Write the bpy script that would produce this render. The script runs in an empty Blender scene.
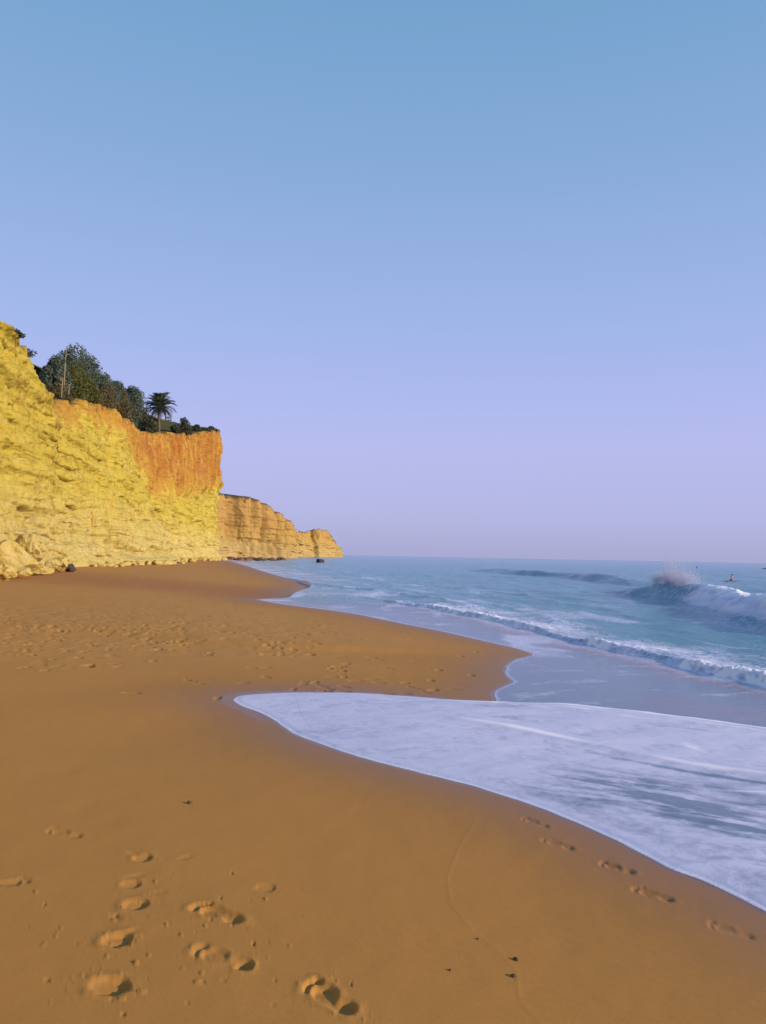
import bpy, math, random
import numpy as np
from mathutils import Vector, Matrix

rng = np.random.default_rng(7)
random.seed(7)
scene = bpy.context.scene
COL = scene.collection

# ------------------------------------------------------------------ helpers
def tag(o, label=None, cat=None, group=None, kind=None):
    if label: o["label"] = label
    if cat: o["category"] = cat
    if group: o["group"] = group
    if kind: o["kind"] = kind
    return o

def empty(name, loc, rz=0.0):
    o = bpy.data.objects.new(name, None)
    COL.objects.link(o)
    o.location = loc
    o.rotation_euler = (0, 0, rz)
    o.empty_display_size = 0.3
    return o

def mesh_obj(name, verts, faces, mat=None, parent=None, smooth=True):
    me = bpy.data.meshes.new(name)
    me.from_pydata([tuple(v) for v in verts], [], [tuple(f) for f in faces])
    me.update()
    if smooth:
        me.polygons.foreach_set("use_smooth", [True] * len(me.polygons))
    o = bpy.data.objects.new(name, me)
    COL.objects.link(o)
    if mat: me.materials.append(mat)
    if parent: o.parent = parent
    return o

def np_mesh(name, V, Q, mat=None, smooth=True, attrs=None, parent=None):
    """V (n,3) float, Q (m,k) int with k = 3 or 4"""
    me = bpy.data.meshes.new(name)
    k = Q.shape[1]
    me.vertices.add(len(V))
    me.vertices.foreach_set("co", np.ascontiguousarray(V, np.float32).ravel())
    me.loops.add(Q.size)
    me.loops.foreach_set("vertex_index", np.ascontiguousarray(Q, np.int32).ravel())
    me.polygons.add(len(Q))
    me.polygons.foreach_set("loop_start", np.arange(0, Q.size, k, dtype=np.int32))
    me.polygons.foreach_set("loop_total", np.full(len(Q), k, np.int32))
    me.polygons.foreach_set("use_smooth", np.full(len(Q), smooth, bool))
    me.update(calc_edges=True)
    for an, arr in (attrs or {}).items():
        if arr.ndim == 1:
            a = me.attributes.new(an, 'FLOAT', 'POINT')
            a.data.foreach_set("value", np.ascontiguousarray(arr, np.float32))
        else:
            a = me.attributes.new(an, 'FLOAT_COLOR', 'POINT')
            c = np.ones((len(V), 4), np.float32); c[:, :arr.shape[1]] = arr
            a.data.foreach_set("color", c.ravel())
    if mat: me.materials.append(mat)
    o = bpy.data.objects.new(name, me)
    COL.objects.link(o)
    if parent: o.parent = parent
    return o

def sstep(a, b, x):
    t = np.clip((x - a) / (b - a), 0, 1)
    return t * t * (3 - 2 * t)

_perm = np.random.default_rng(3).permutation(256)
_perm = np.concatenate([_perm, _perm, _perm])
_g = np.random.default_rng(4).normal(size=(256, 3)); _g /= np.linalg.norm(_g, axis=1)[:, None]

def perlin(x, y, z=0.0):
    x, y, z = np.broadcast_arrays(np.asarray(x, float), np.asarray(y, float), np.asarray(z, float))
    xi = np.floor(x); yi = np.floor(y); zi = np.floor(z)
    xf, yf, zf = x - xi, y - yi, z - zi
    xi = xi.astype(np.int64) & 255; yi = yi.astype(np.int64) & 255; zi = zi.astype(np.int64) & 255
    u = xf * xf * xf * (xf * (xf * 6 - 15) + 10)
    v = yf * yf * yf * (yf * (yf * 6 - 15) + 10)
    w = zf * zf * zf * (zf * (zf * 6 - 15) + 10)
    out = 0
    for dx in (0, 1):
        for dy in (0, 1):
            for dz in (0, 1):
                h = _perm[_perm[_perm[xi + dx] + yi + dy] + zi + dz]
                g = _g[h]
                n = g[..., 0] * (xf - dx) + g[..., 1] * (yf - dy) + g[..., 2] * (zf - dz)
                out = out + n * (u if dx else 1 - u) * (v if dy else 1 - v) * (w if dz else 1 - w)
    return out * 1.6

def fbm(x, y, z=0.0, o=4, g=0.5):
    s, a = 0, 1.0
    for i in range(o):
        f = 2.0 ** i
        s = s + a * perlin(np.asarray(x) * f + 13.7 * i, np.asarray(y) * f - 7.1 * i, np.asarray(z) * f + 3.3 * i)
        a *= g
    return s

def hash01(a, b=0, c=0):
    v = np.sin(np.asarray(a) * 127.1 + np.asarray(b) * 311.7 + np.asarray(c) * 74.7) * 43758.5453
    return v - np.floor(v)

# ------------------------------------------------------------------ camera
EYE = 1.60
SEA = -0.45
F = 788.0
PITCH = math.atan(43.8 / F)
ROLL = 0.0189
fv = Vector((0, math.cos(PITCH), math.sin(PITCH)))
r0 = Vector((1, 0, 0)); u0 = Vector((0, -math.sin(PITCH), math.cos(PITCH)))
rv = math.cos(ROLL) * r0 + math.sin(ROLL) * u0
uv = -math.sin(ROLL) * r0 + math.cos(ROLL) * u0
camd = bpy.data.cameras.new("camera")
cam = bpy.data.objects.new("camera", camd)
COL.objects.link(cam)
M = Matrix((rv, uv, -fv)).transposed().to_4x4()
M.translation = Vector((0, 0, EYE))
cam.matrix_world = M
camd.sensor_fit = 'VERTICAL'
camd.sensor_height = 36.0
camd.lens = F / 1024 * 36.0
camd.clip_start = 0.05
camd.clip_end = 60000
scene.camera = cam
_f, _r, _u = np.array(fv), np.array(rv), np.array(uv)

def ray(px, py):
    d = _f * F + _r * (px - 383.0) + _u * (512.0 - py)
    return d / d[1]                      # unit step in Y (distance along the beach)

def at(px, py, D):
    p = ray(px, py) * D
    return np.array([p[0], p[1], EYE + p[2]])

# ------------------------------------------------------------------ polylines
def seg_dist(x, y, P, maxd=None):
    """distance to a polyline, the parameter along it and the side (+ = left of travel); maxd: no need to look farther"""
    shp = x.shape; x = x.ravel(); y = y.ravel()
    best = np.full(x.shape, 1e9 if maxd is None else maxd); par = np.zeros(x.shape); side = np.full(x.shape, -1.0)
    L = 0.0
    for (ax, ay), (bx, by) in zip(P[:-1], P[1:]):
        dx, dy = bx - ax, by - ay
        l2 = dx * dx + dy * dy
        l = math.sqrt(l2)
        if maxd is not None:
            ix = np.nonzero((x > min(ax, bx) - maxd) & (x < max(ax, bx) + maxd) & (y > min(ay, by) - maxd) & (y < max(ay, by) + maxd))[0]
            if not len(ix): L += l; continue
            xs, ys = x[ix], y[ix]
        else:
            ix = slice(None); xs, ys = x, y
        t = np.clip(((xs - ax) * dx + (ys - ay) * dy) / l2, 0, 1)
        d = np.hypot(xs - ax - t * dx, ys - ay - t * dy)
        m = d < best[ix]
        if maxd is not None:
            q = ix[m]; d, t, xs, ys = d[m], t[m], xs[m], ys[m]
            best[q] = d; par[q] = L + t * l; side[q] = np.sign(dx * (ys - ay) - dy * (xs - ax))
        else:
            best[m] = d[m]; par[m] = L + t[m] * l; side[m] = np.sign(dx * (ys[m] - ay) - dy * (xs[m] - ax))
        L += l
    return best.reshape(shp), par.reshape(shp), side.reshape(shp)

def inside(x, y, P):
    c = np.zeros(x.shape, bool)
    n = len(P)
    for i in range(n):
        ax, ay = P[i]; bx, by = P[(i + 1) % n]
        if ay == by: continue
        m = ((ay > y) != (by > y)) & (x < (bx - ax) * (y - ay) / (by - ay) + ax)
        c ^= m
    return c

def catmull(P, n=6):
    P = [np.array(p, float) for p in P]
    out = []
    for i in range(len(P) - 1):
        p0 = P[max(i - 1, 0)]; p1 = P[i]; p2 = P[i + 1]; p3 = P[min(i + 2, len(P) - 1)]
        for k in range(n):
            t = k / n
            out.append(0.5 * (2 * p1 + (p2 - p0) * t + (2 * p0 - 5 * p1 + 4 * p2 - p3) * t * t + (3 * p1 - p0 - 3 * p2 + p3) * t ** 3))
    out.append(P[-1])
    return [tuple(p) for p in out]

# ------------------------------------------------------------------ beach shape
SHORE = catmull([(9, -400), (7, -60), (5.6, -15), (5.0, 0), (4.8, 6), (4.1, 12), (2.4, 19), (-1.2, 27), (-5, 38), (-8, 56),
                 (-13, 85), (-22, 125), (-33, 180), (-44, 225), (-90, 300), (-500, 420)], 5)

def base_ground(x, y):
    d, _, side = seg_dist(x, y, SHORE)
    sd = d * np.where(side >= 0, 1, -1)                # + on the land (left of the shore walking away)
    land = -0.38 + 0.42 * (1 - np.exp(-np.maximum(sd, 0) * 0.075 / 0.42))
    land = land + 0.72 * sstep(38, 120, y) * sstep(2, 22, sd)
    seab = -0.38 - 0.07 * np.maximum(-sd, 0) ** 0.95
    z = np.where(sd > 0, land, np.maximum(seab, -9))
    # the cusp bays: the near one under the swash tongue, the far one behind the horn
    a, _, _ = seg_dist(x, y, [(6.0, 6.6), (2.0, 7.2), (-1.6, 8.3)])
    z = z - 0.05 * np.exp(-(a / 1.3) ** 2)
    a, _, _ = seg_dist(x, y, [(-3.0, 36), (-9.0, 38.0), (-20, 43)])
    z = z - 0.16 * np.exp(-(a / 3.6) ** 2)
    # low ledge across the horn
    z = z + 0.045 * np.tanh((y - (15.6 - 0.16 * (x + 4) + 0.5 * np.sin(x * 0.7))) / 0.28) * sstep(0.3, 4, sd) * sstep(-14, -3.0, x) * np.exp(-((y - 16) / 5.0) ** 2)
    z = z + 0.05 * perlin(x / 7.0, y / 9.0, 0.3) * sstep(0, 5, sd) + 0.012 * perlin(x / 1.7, y / 2.2, 4.1) * sstep(-1, 3, sd)
    return z, sd

def hit(px, py, lo=1.5, hi=400.0):
    """where the sight line through a spot of the photograph meets the beach"""
    D = np.geomspace(lo, hi, 1500)
    d = ray(px, py)
    z, _ = base_ground(d[0] * D, D)
    z = np.maximum(z, SEA)
    below = EYE + d[2] * D < z
    k = int(np.argmax(below)) if below.any() else len(D) - 1
    return float(d[0] * D[k]), float(D[k])

def sea_hit(px, py, z=SEA):
    d = ray(px, py)
    t = (z - EYE) / d[2]
    return float(d[0] * t), float(t)

near_edge = [(1100, 1080), (900, 985), (766, 912), (735, 896), (700, 880), (672, 869), (650, 858), (625, 845), (600, 833), (560, 816),
             (520, 801), (470, 786), (420, 773), (370, 760), (330, 748), (300, 736), (275, 721), (257, 712), (242, 706), (233.5, 700)]
top_edge = [(240, 696), (262, 694), (300, 692.6), (350, 693), (400, 696), (450, 700), (490, 703)]
main_edge = [(497, 702), (494, 694), (502, 688), (513, 682), (508, 676), (506, 668), (516, 660), (533, 655), (515, 648), (480, 640),
             (440, 631), (400, 623), (350, 613), (300, 606.5), (275, 603), (257, 599.5), (272, 598.6), (287, 597.6), (296, 592),
             (311, 586), (300, 580.5), (280, 576), (262, 571), (247, 566), (236, 563)]
TONGUE_NEAR = [hit(*p) for p in near_edge]
TONGUE_TOP = [hit(*p) for p in top_edge]
MAIN = [hit(*p) for p in main_edge]
WATER_EDGE = catmull(TONGUE_NEAR + TONGUE_TOP + MAIN, 4) + [(-46, 228), (-95, 296), (-500, 420)]
WATER_POLY = [(12, -300)] + WATER_EDGE + [(-900, 30000), (30000, 30000), (30000, -300)]
FOAM_FRONT = [sea_hit(px, py, -0.30) for px, py in ((560, 708.5), (640, 714.5), (720, 720), (766, 723.5), (900, 736))]
TONGUE_POLY = catmull(TONGUE_NEAR + TONGUE_TOP, 4) + FOAM_FRONT + [(9, 6), (9, 2)]

# footprints: (px, py of the heel, px, py of the toes, depth, mirrored, kind)
prints = [
    (240, 922, 197, 906, 0.034, -1, 'foot'), (352, 1013, 309, 983, 0.040, 1, 'foot'),
    (247, 968, 196, 949, 0.022, 1, 'foot'), (80, 838, 50, 830, 0.016, 1, 'foot'), (-6, 887, 17, 882, 0.018, 1, 'foot'),
    (126, 990, 93, 982, 0.042, 1, 'blob'), (129, 943, 104, 938, 0.038, 1, 'blob'), (139, 931, 116, 938, 0.018, 1, 'slit'), (146, 906, 125, 903, 0.036, 1, 'blob'),
    (149, 861, 136, 857, 0.030, 1, 'blob'), (140, 856, 128, 853, 0.018, 1, 'slit'), (147, 875, 126, 878, 0.016, 1, 'slit'), (140, 885, 122, 884, 0.022, 1, 'blob'), (166, 893, 152, 893, 0.013, 1, 'slit'),
    (253, 968, 236, 966, 0.030, 1, 'blob'), (118, 919, 113, 917, 0.012, 1, 'slit'), (193, 856, 178, 860, 0.013, 1, 'slit'),
    (545, 827, 526, 820, 0.016, 1, 'foot'), (569, 848, 548, 841, 0.018, -1, 'foot'), (632, 873, 603, 864, 0.020, 1, 'foot'),
    (668, 900, 639, 890, 0.021, -1, 'foot'), (745, 936, 716, 926, 0.012, 1, 'foot'),
    (275, 889, 256, 887, 0.014, 1, 'blob'), (320, 890, 298, 888, 0.007, 1, 'slit'),
    (395, 670, 382, 667, 0.02, 1, 'foot'), (330, 688, 312, 684, 0.02, 1, 'foot'), (420, 690, 405, 686, 0.02, 1, 'foot'), (196, 682, 184, 680, 0.03, 1, 'foot'),
]
PRINTS = [(hit(a, b), hit(c, d), dep, mir, kd) for a, b, c, d, dep, mir, kd in prints]
SWASH_MARK = [hit(*p) for p in ((475, 822), (458, 850), (447, 880), (451, 903), (470, 930), (500, 952), (516, 972), (520, 1000), (545, 1030))]

def polar_grid(th_in, n_in, n_out, radii):
    a = math.radians(th_in)
    dense = np.linspace(-a, a, n_in)
    rest = np.linspace(a, 2 * math.pi - a, n_out + 2)[1:-1]
    th = np.concatenate([dense, rest])
    R, T = np.meshgrid(radii, th, indexing='ij')
    X, Y = R * np.sin(T), R * np.cos(T)
    nr, nt = X.shape
    i = np.arange(nr - 1)[:, None]; j = np.arange(nt)[None, :]; j2 = (j + 1) % nt
    Q = np.stack([i * nt + j, i * nt + j2, (i + 1) * nt + j2, (i + 1) * nt + j], -1).reshape(-1, 4)[:, ::-1]
    return X, Y, Q

radii_s = np.concatenate([[0.02, 0.4, 0.9, 1.4], np.geomspace(1.9, 60, 720), np.geomspace(60.8, 260, 150), np.geomspace(275, 12000, 40)])
X, Y, Q = polar_grid(30, 860, 90, radii_s)
Z, SD = base_ground(X, Y)
shape = X.shape
we, _, _ = seg_dist(X, Y, WATER_EDGE, 8.0)
we = np.where(inside(X, Y, WATER_POLY), we, -we)        # + in the water

def local(cx, cy, rad):
    r = math.hypot(cx, cy); t = math.atan2(cx, cy)
    i0 = np.searchsorted(radii_s, max(r - rad, 0.0)); i1 = np.searchsorted(radii_s, r + rad) + 1
    dth = math.radians(60) / 859
    j = (t + math.radians(30)) / dth; w = rad / max(r, .3) / dth + 2
    j0 = int(max(0, j - w)); j1 = int(min(859, j + w + 1))
    if j1 <= j0 or i1 <= i0: return None
    return slice(i0, i1), slice(j0, j1)

def smin(a, b, k):
    h = np.clip(0.5 + 0.5 * (b - a) / k, 0, 1)
    return b * (1 - h) + a * h - k * h * (1 - h)

def foot(a, b):
    """signed distance of a bare foot print, a along the foot (heel at -0.12), b across"""
    def ell(ca, cb, ra, rb): return (np.sqrt(((a - ca) / ra) ** 2 + ((b - cb) / rb) ** 2) - 1) * min(ra, rb)
    d = smin(ell(-0.085, 0.0, 0.042, 0.032), ell(0.035, -0.002, 0.052, 0.044), 0.02)
    d = smin(d, ell(-0.02, 0.016, 0.06, 0.022), 0.02)
    for k, (ta, tb, tr) in enumerate(((0.112, -0.030, 0.017), (0.118, -0.006, 0.011), (0.112, 0.013, 0.010), (0.102, 0.029, 0.009), (0.088, 0.042, 0.008))):
        d = np.minimum(d, ell(ta, tb, tr * 1.2, tr))
    return d

for (h, t, dep, mir, kd) in PRINTS:
    cx, cy = (h[0] + t[0]) / 2, (h[1] + t[1]) / 2
    D_ = math.hypot(t[0] - h[0], t[1] - h[1])
    ux, uy = (t[0] - h[0]) / D_, (t[1] - h[1]) / D_
    sl = local(cx, cy, 0.6)
    if sl is None: continue
    x, y = X[sl] - cx, Y[sl] - cy
    wob = 0.0030 * perlin(x * 26 + cx * 9, y * 26, 1.0)
    if kd == 'foot':
        k = min(max(D_ / 0.25, 0.85), 1.15)
        a = (x * ux + y * uy) / k; b = (-x * uy + y * ux) * mir / k / 1.04
        d = foot(a, b) + wob
        prof = 0.80 + 0.20 * np.clip(np.abs(a + .015) / .07, 0, 1) ** 2 + .22 * np.clip(-a / .1, 0, 1)
    elif kd == 'blob':
        L = max(D_ / 2, .035); a = (x * ux + y * uy) / L; b = (-x * uy + y * ux) / min(L * .95, .06)
        d = (np.sqrt(a * a + b * b) - 1) * .045 + wob * 2.0
        prof = 0.8 - .35 * np.clip(a, -1, 1)
    else:
        L = max(D_ / 2, .03); a = (x * ux + y * uy) / L; b = (-x * uy + y * ux) / .016
        d = (np.sqrt(a * a + b * b) - 1) * .014 + wob
        prof = .8
    dep *= .50 if dep > .0215 else .45
    bed = dep * prof + 0.0015 * perlin(x * 50, y * 50, 2.2)
    Z[sl] -= bed * sstep(0.010, -0.012, d)
    Z[sl] += dep * 0.22 * np.exp(-((d - 0.018) / 0.014) ** 2) * (0.55 + 0.8 * perlin(x * 20, y * 20, 7.7))
    cr = perlin(x * 70, y * 70, cx * 5)                        # crumbs thrown about the print
    Z[sl] += dep * 0.30 * np.clip(cr - 0.40, 0, 1) * 2.0 * np.exp(-(np.maximum(d, 0) / 0.07) ** 2) * (d > 0.008)

def dent(cx, cy, L, W, ang, dep):
    sl = local(cx, cy, L * 2.2)
    if sl is None: return
    x, y = X[sl] - cx, Y[sl] - cy
    a = (x * math.cos(ang) + y * math.sin(ang)) / L; b = (-x * math.sin(ang) + y * math.cos(ang)) / W
    q = np.sqrt(a * a + b * b)
    Z[sl] += -dep * sstep(1.1, 0.55, q) + dep * 0.14 * np.exp(-((q - 1.35) / 0.28) ** 2)

# the trampled sand of the horn: many old prints
tr = np.random.default_rng(21)
for n, (x0, x1, y0, y1) in ((520, (0, 190, 598, 650)), (170, (190, 340, 602, 655)), (46, (0, 130, 640, 672)), (36, (290, 420, 612, 700)), (20, (300, 480, 650, 694)), (16, (40, 420, 655, 715))):
    for k in range(n):
        px = tr.uniform(x0, x1); py = tr.uniform(y0, y1)
        # clustered along walking lines
        if n > 100:
            py = y0 + (y1 - y0) * np.clip(0.45 + 0.28 * tr.normal() + 0.1 * math.sin(px * .05), 0, 1)
        hx, hy = hit(px, py)
        dent(hx, hy, tr.uniform(.08, .14), tr.uniform(.045, .07), tr.uniform(0, math.pi), tr.uniform(.006, .022))
# little scuffs and crumbs around the near trail
for k in range(80):
    px = tr.normal(170, 75); py = tr.normal(935, 48)
    if not (0 < px < 420 and 820 < py < 1022): continue
    hx, hy = hit(px, py)
    dent(hx, hy, tr.uniform(.006, .017), tr.uniform(.005, .011), tr.uniform(0, 3.1), tr.choice([-1, 1]) * tr.uniform(.002, .006))

land = sstep(0.0, -0.3, we)
dsm, _, _ = seg_dist(X, Y, SWASH_MARK, .3)
Z += 0.0008 * np.exp(-(dsm / 0.010) ** 2) * land * (X * X + Y * Y < 60)
# fine rill ripples low on the near sand
rip = np.sin((X * 0.62 + Y * 0.78) * 2 * math.pi / 0.075 + 5 * perlin(X * 1.3, Y * 1.3, 9)) * np.clip(perlin(X * 0.9, Y * 0.9, 2.5) + 0.25, 0, 1)
Z += 0.0004 * rip * (Y < 5) * sstep(-2.6, -0.4, X - 0.3 * Y + 1) * land
Z += 0.0022 * fbm(X * 3.2, Y * 3.2, 5.5, 3) * land * (Y < 40)
# dry, trampled sand is rougher than the washed strip near the water
dry = sstep(0.8, 5.0, -we) * sstep(8.5, 14, Y)
Z += 0.012 * fbm(X * 1.6, Y * 1.6, 2.0, 3) * dry * (Y < 60)

GROUND_Z = Z
wet = np.exp(-np.maximum(-we, 0) / (0.10 + 0.012 * Y.clip(0, 200))) * 0.9
tip = np.hypot(X - TONGUE_NEAR[-1][0], (Y - TONGUE_NEAR[-1][1]) * .6)
wet = np.maximum(wet, 1.0 * sstep(.30, .12, -we) * sstep(1.9, .5, tip))
wet = np.maximum(.75 * wet, sstep(.10, .02, -we) * (Y < 30))
wet = np.maximum(wet, 0.58 * np.exp(-(np.maximum(-we, 0) / (0.55 + 0.04 * Y.clip(0, 200))) ** 1.5))
swale, _, _ = seg_dist(X, Y, [(-5.0, 39), (-12.0, 42.0), (-24, 52)])
damp = 1.0 * np.exp(-(swale / 5.5) ** 2) * sstep(30.5, 33.5, Y + 0.02 * X)
damp = np.maximum(damp, 0.5 * sstep(60, 110, Y) * np.clip(0.6 + perlin(X / 9, Y / 14, 3), 0, 1))
attr = np.stack([wet, damp, dry], -1)

# ------------------------------------------------------------------ materials
def new_mat(name):
    m = bpy.data.materials.new(name); m.use_nodes = True
    nt = m.node_tree; nt.nodes.clear()
    out = nt.nodes.new('ShaderNodeOutputMaterial')
    return m, nt, out

class NT:
    """terse node building"""
    def __init__(s, nt): s.nt = nt
    def n(s, typ, **kw):
        nd = s.nt.nodes.new('ShaderNode' + typ)
        ins = kw.pop('ins', {})
        for k, v in kw.items(): setattr(nd, k, v)
        for k, v in ins.items(): s.set(nd, k, v)
        return nd
    def set(s, nd, k, v):
        sock = nd.inputs[k]
        if isinstance(v, bpy.types.NodeSocket): s.nt.links.new(v, sock)
        elif isinstance(v, tuple) and len(v) == 3 and sock.type == 'RGBA': sock.default_value = (*v, 1)
        else: sock.default_value = v
    def math(s, op, a, b=0.0, clamp=False):
        nd = s.n('Math', operation=op, use_clamp=clamp); s.set(nd, 0, a); s.set(nd, 1, b); return nd.outputs[0]
    def mix(s, fac, a, b, blend='MIX'):
        nd = s.n('MixRGB', blend_type=blend); s.set(nd, 'Fac', fac); s.set(nd, 'Color1', a); s.set(nd, 'Color2', b); return nd.outputs[0]
    def noise(s, scale, detail=4, rough=0.55, vec=None, dist=0.0):
        nd = s.n('TexNoise'); nd.inputs['Scale'].default_value = scale; nd.inputs['Detail'].default_value = detail
        nd.inputs['Roughness'].default_value = rough; nd.inputs['Distortion'].default_value = dist
        if vec is not None: s.set(nd, 'Vector', vec)
        return nd.outputs['Fac']
    def ramp(s, fac, stops, interp='LINEAR'):
        nd = s.n('ValToRGB'); s.set(nd, 'Fac', fac); cr = nd.color_ramp; cr.interpolation = interp
        while len(cr.elements) < len(stops): cr.elements.new(0.5)
        for e, (p, c) in zip(cr.elements, stops):
            e.position = p; e.color = (*c, 1) if isinstance(c, tuple) else (c, c, c, 1)
        return nd.outputs['Color']
    def maprange(s, v, a, b, c=0.0, d=1.0):
        nd = s.n('MapRange'); s.set(nd, 'Value', v)
        for k, q in zip(('From Min', 'From Max', 'To Min', 'To Max'), (a, b, c, d)): nd.inputs[k].default_value = q
        return nd.outputs[0]
    def attr(s, name):
        return s.n('Attribute', attribute_name=name)
    def pos(s): return s.n('NewGeometry').outputs['Position']
    def scaled(s, vec, sc, rot=(0, 0, 0)):
        nd = s.n('Mapping'); s.set(nd, 'Vector', vec); nd.inputs['Scale'].default_value = sc; nd.inputs['Rotation'].default_value = rot
        return nd.outputs[0]
    def bump(s, h, strength, dist, normal=None):
        nd = s.n('Bump'); nd.inputs['Strength'].default_value = strength; nd.inputs['Distance'].default_value = dist
        s.set(nd, 'Height', h)
        if normal is not None: s.set(nd, 'Normal', normal)
        return nd.outputs[0]
    def bsdf(s, color, rough=0.8, spec=0.3, normal=None, **kw):
        nd = s.n('BsdfPrincipled'); s.set(nd, 'Base Color', color); s.set(nd, 'Roughness', rough); s.set(nd, 'Specular IOR Level', spec)
        if normal is not None: s.set(nd, 'Normal', normal)
        for k, v in kw.items(): s.set(nd, k, v)
        return nd

SAND = (0.40, 0.185, 0.050)
def sand_material():
    m, nt, out = new_mat("sand"); t = NT(nt)
    at_ = t.attr("sand"); sp = t.n('SeparateColor'); t.set(sp, 0, at_.outputs['Color'])
    wetv, dampv, dryv = sp.outputs[0], sp.outputs[1], sp.outputs[2]
    p = t.pos()
    big = t.noise(0.6, 5, 0.6, p)
    fine = t.noise(55, 3, 0.6, p)
    grain = t.noise(420, 2, 0.7, p)
    c = t.mix(big, (0.430, 0.196, 0.043), (0.515, 0.243, 0.053))
    c = t.mix(t.math('MULTIPLY', dryv, 0.55), c, (0.49, 0.25, 0.066))
    c = t.mix(t.math('MULTIPLY', t.maprange(fine, 0.35, 0.7), 0.22), c, (0.34, 0.142, 0.034))
    c = t.mix(t.math('MULTIPLY', t.maprange(grain, 0.40, 0.72), 0.5), c, (0.28, 0.122, 0.034))
    c = t.mix(t.math('MULTIPLY', t.maprange(t.noise(300, 1, .5, p), 0.66, 0.74), 0.45), c, (0.62, 0.42, 0.2))
    c = t.mix(t.math('MULTIPLY', dampv, 0.75), c, (0.33, 0.140, 0.048))
    c = t.mix(t.math('MULTIPLY', wetv, 0.9, True), c, (0.15, 0.058, 0.036))
    rough = t.maprange(wetv, 0.15, 0.8, 0.9, 0.28)
    h = t.math('ADD', t.math('MULTIPLY', fine, 0.5), grain)
    nrm = t.bump(h, 0.55, 0.0025)
    b = t.bsdf(c, rough, t.maprange(wetv, .1, .8, .25, .6), nrm)
    nt.links.new(b.outputs[0], out.inputs[0])
    return m

V = np.stack([X, Y, Z], -1).reshape(-1, 3)
sand = np_mesh("beach_sand", V, Q, sand_material(), attrs={"sand": attr.reshape(-1, 3)})
tag(sand, "golden brown beach sand with footprints sloping down to the sea", "sand", kind="structure")

# ------------------------------------------------------------------ the sea
WAVE_A = catmull([sea_hit(px, py) for px, py in ((900, 668), (766, 624), (727, 617), (700, 609), (681, 603), (640, 597), (598, 591), (575, 588))], 5)
WAVE_B = catmull([sea_hit(px, py) for px, py in ((680, 590), (625, 586), (600, 583), (560, 578), (520, 575), (480, 572), (440, 570))], 5)
BORE = catmull([sea_hit(px, py, -0.40) for px, py in ((900, 716), (766, 682), (721, 674), (667, 660), (616, 649), (560, 638), (495, 620), (440, 609), (405, 604), (367, 597), (330, 592))], 5)
STREAK = catmull([sea_hit(px, py, -0.42) for px, py in ((470, 606), (430, 598), (380, 591), (330, 586), (290, 580))], 5)
RIDGE1 = catmull([sea_hit(px, py, -0.27) for px, py in ((430, 703.5), (497, 707), (560, 711), (640, 717), (720, 723), (766, 727), (860, 737))], 4)
RIDGE2 = catmull([sea_hit(px, py, -0.22) for px, py in ((380, 716), (430, 721), (490, 729), (566, 739), (634, 751), (692, 759), (766, 767), (860, 780))], 4)

def plen(P): return sum(math.dist(a, b) for a, b in zip(P[:-1], P[1:]))

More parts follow.
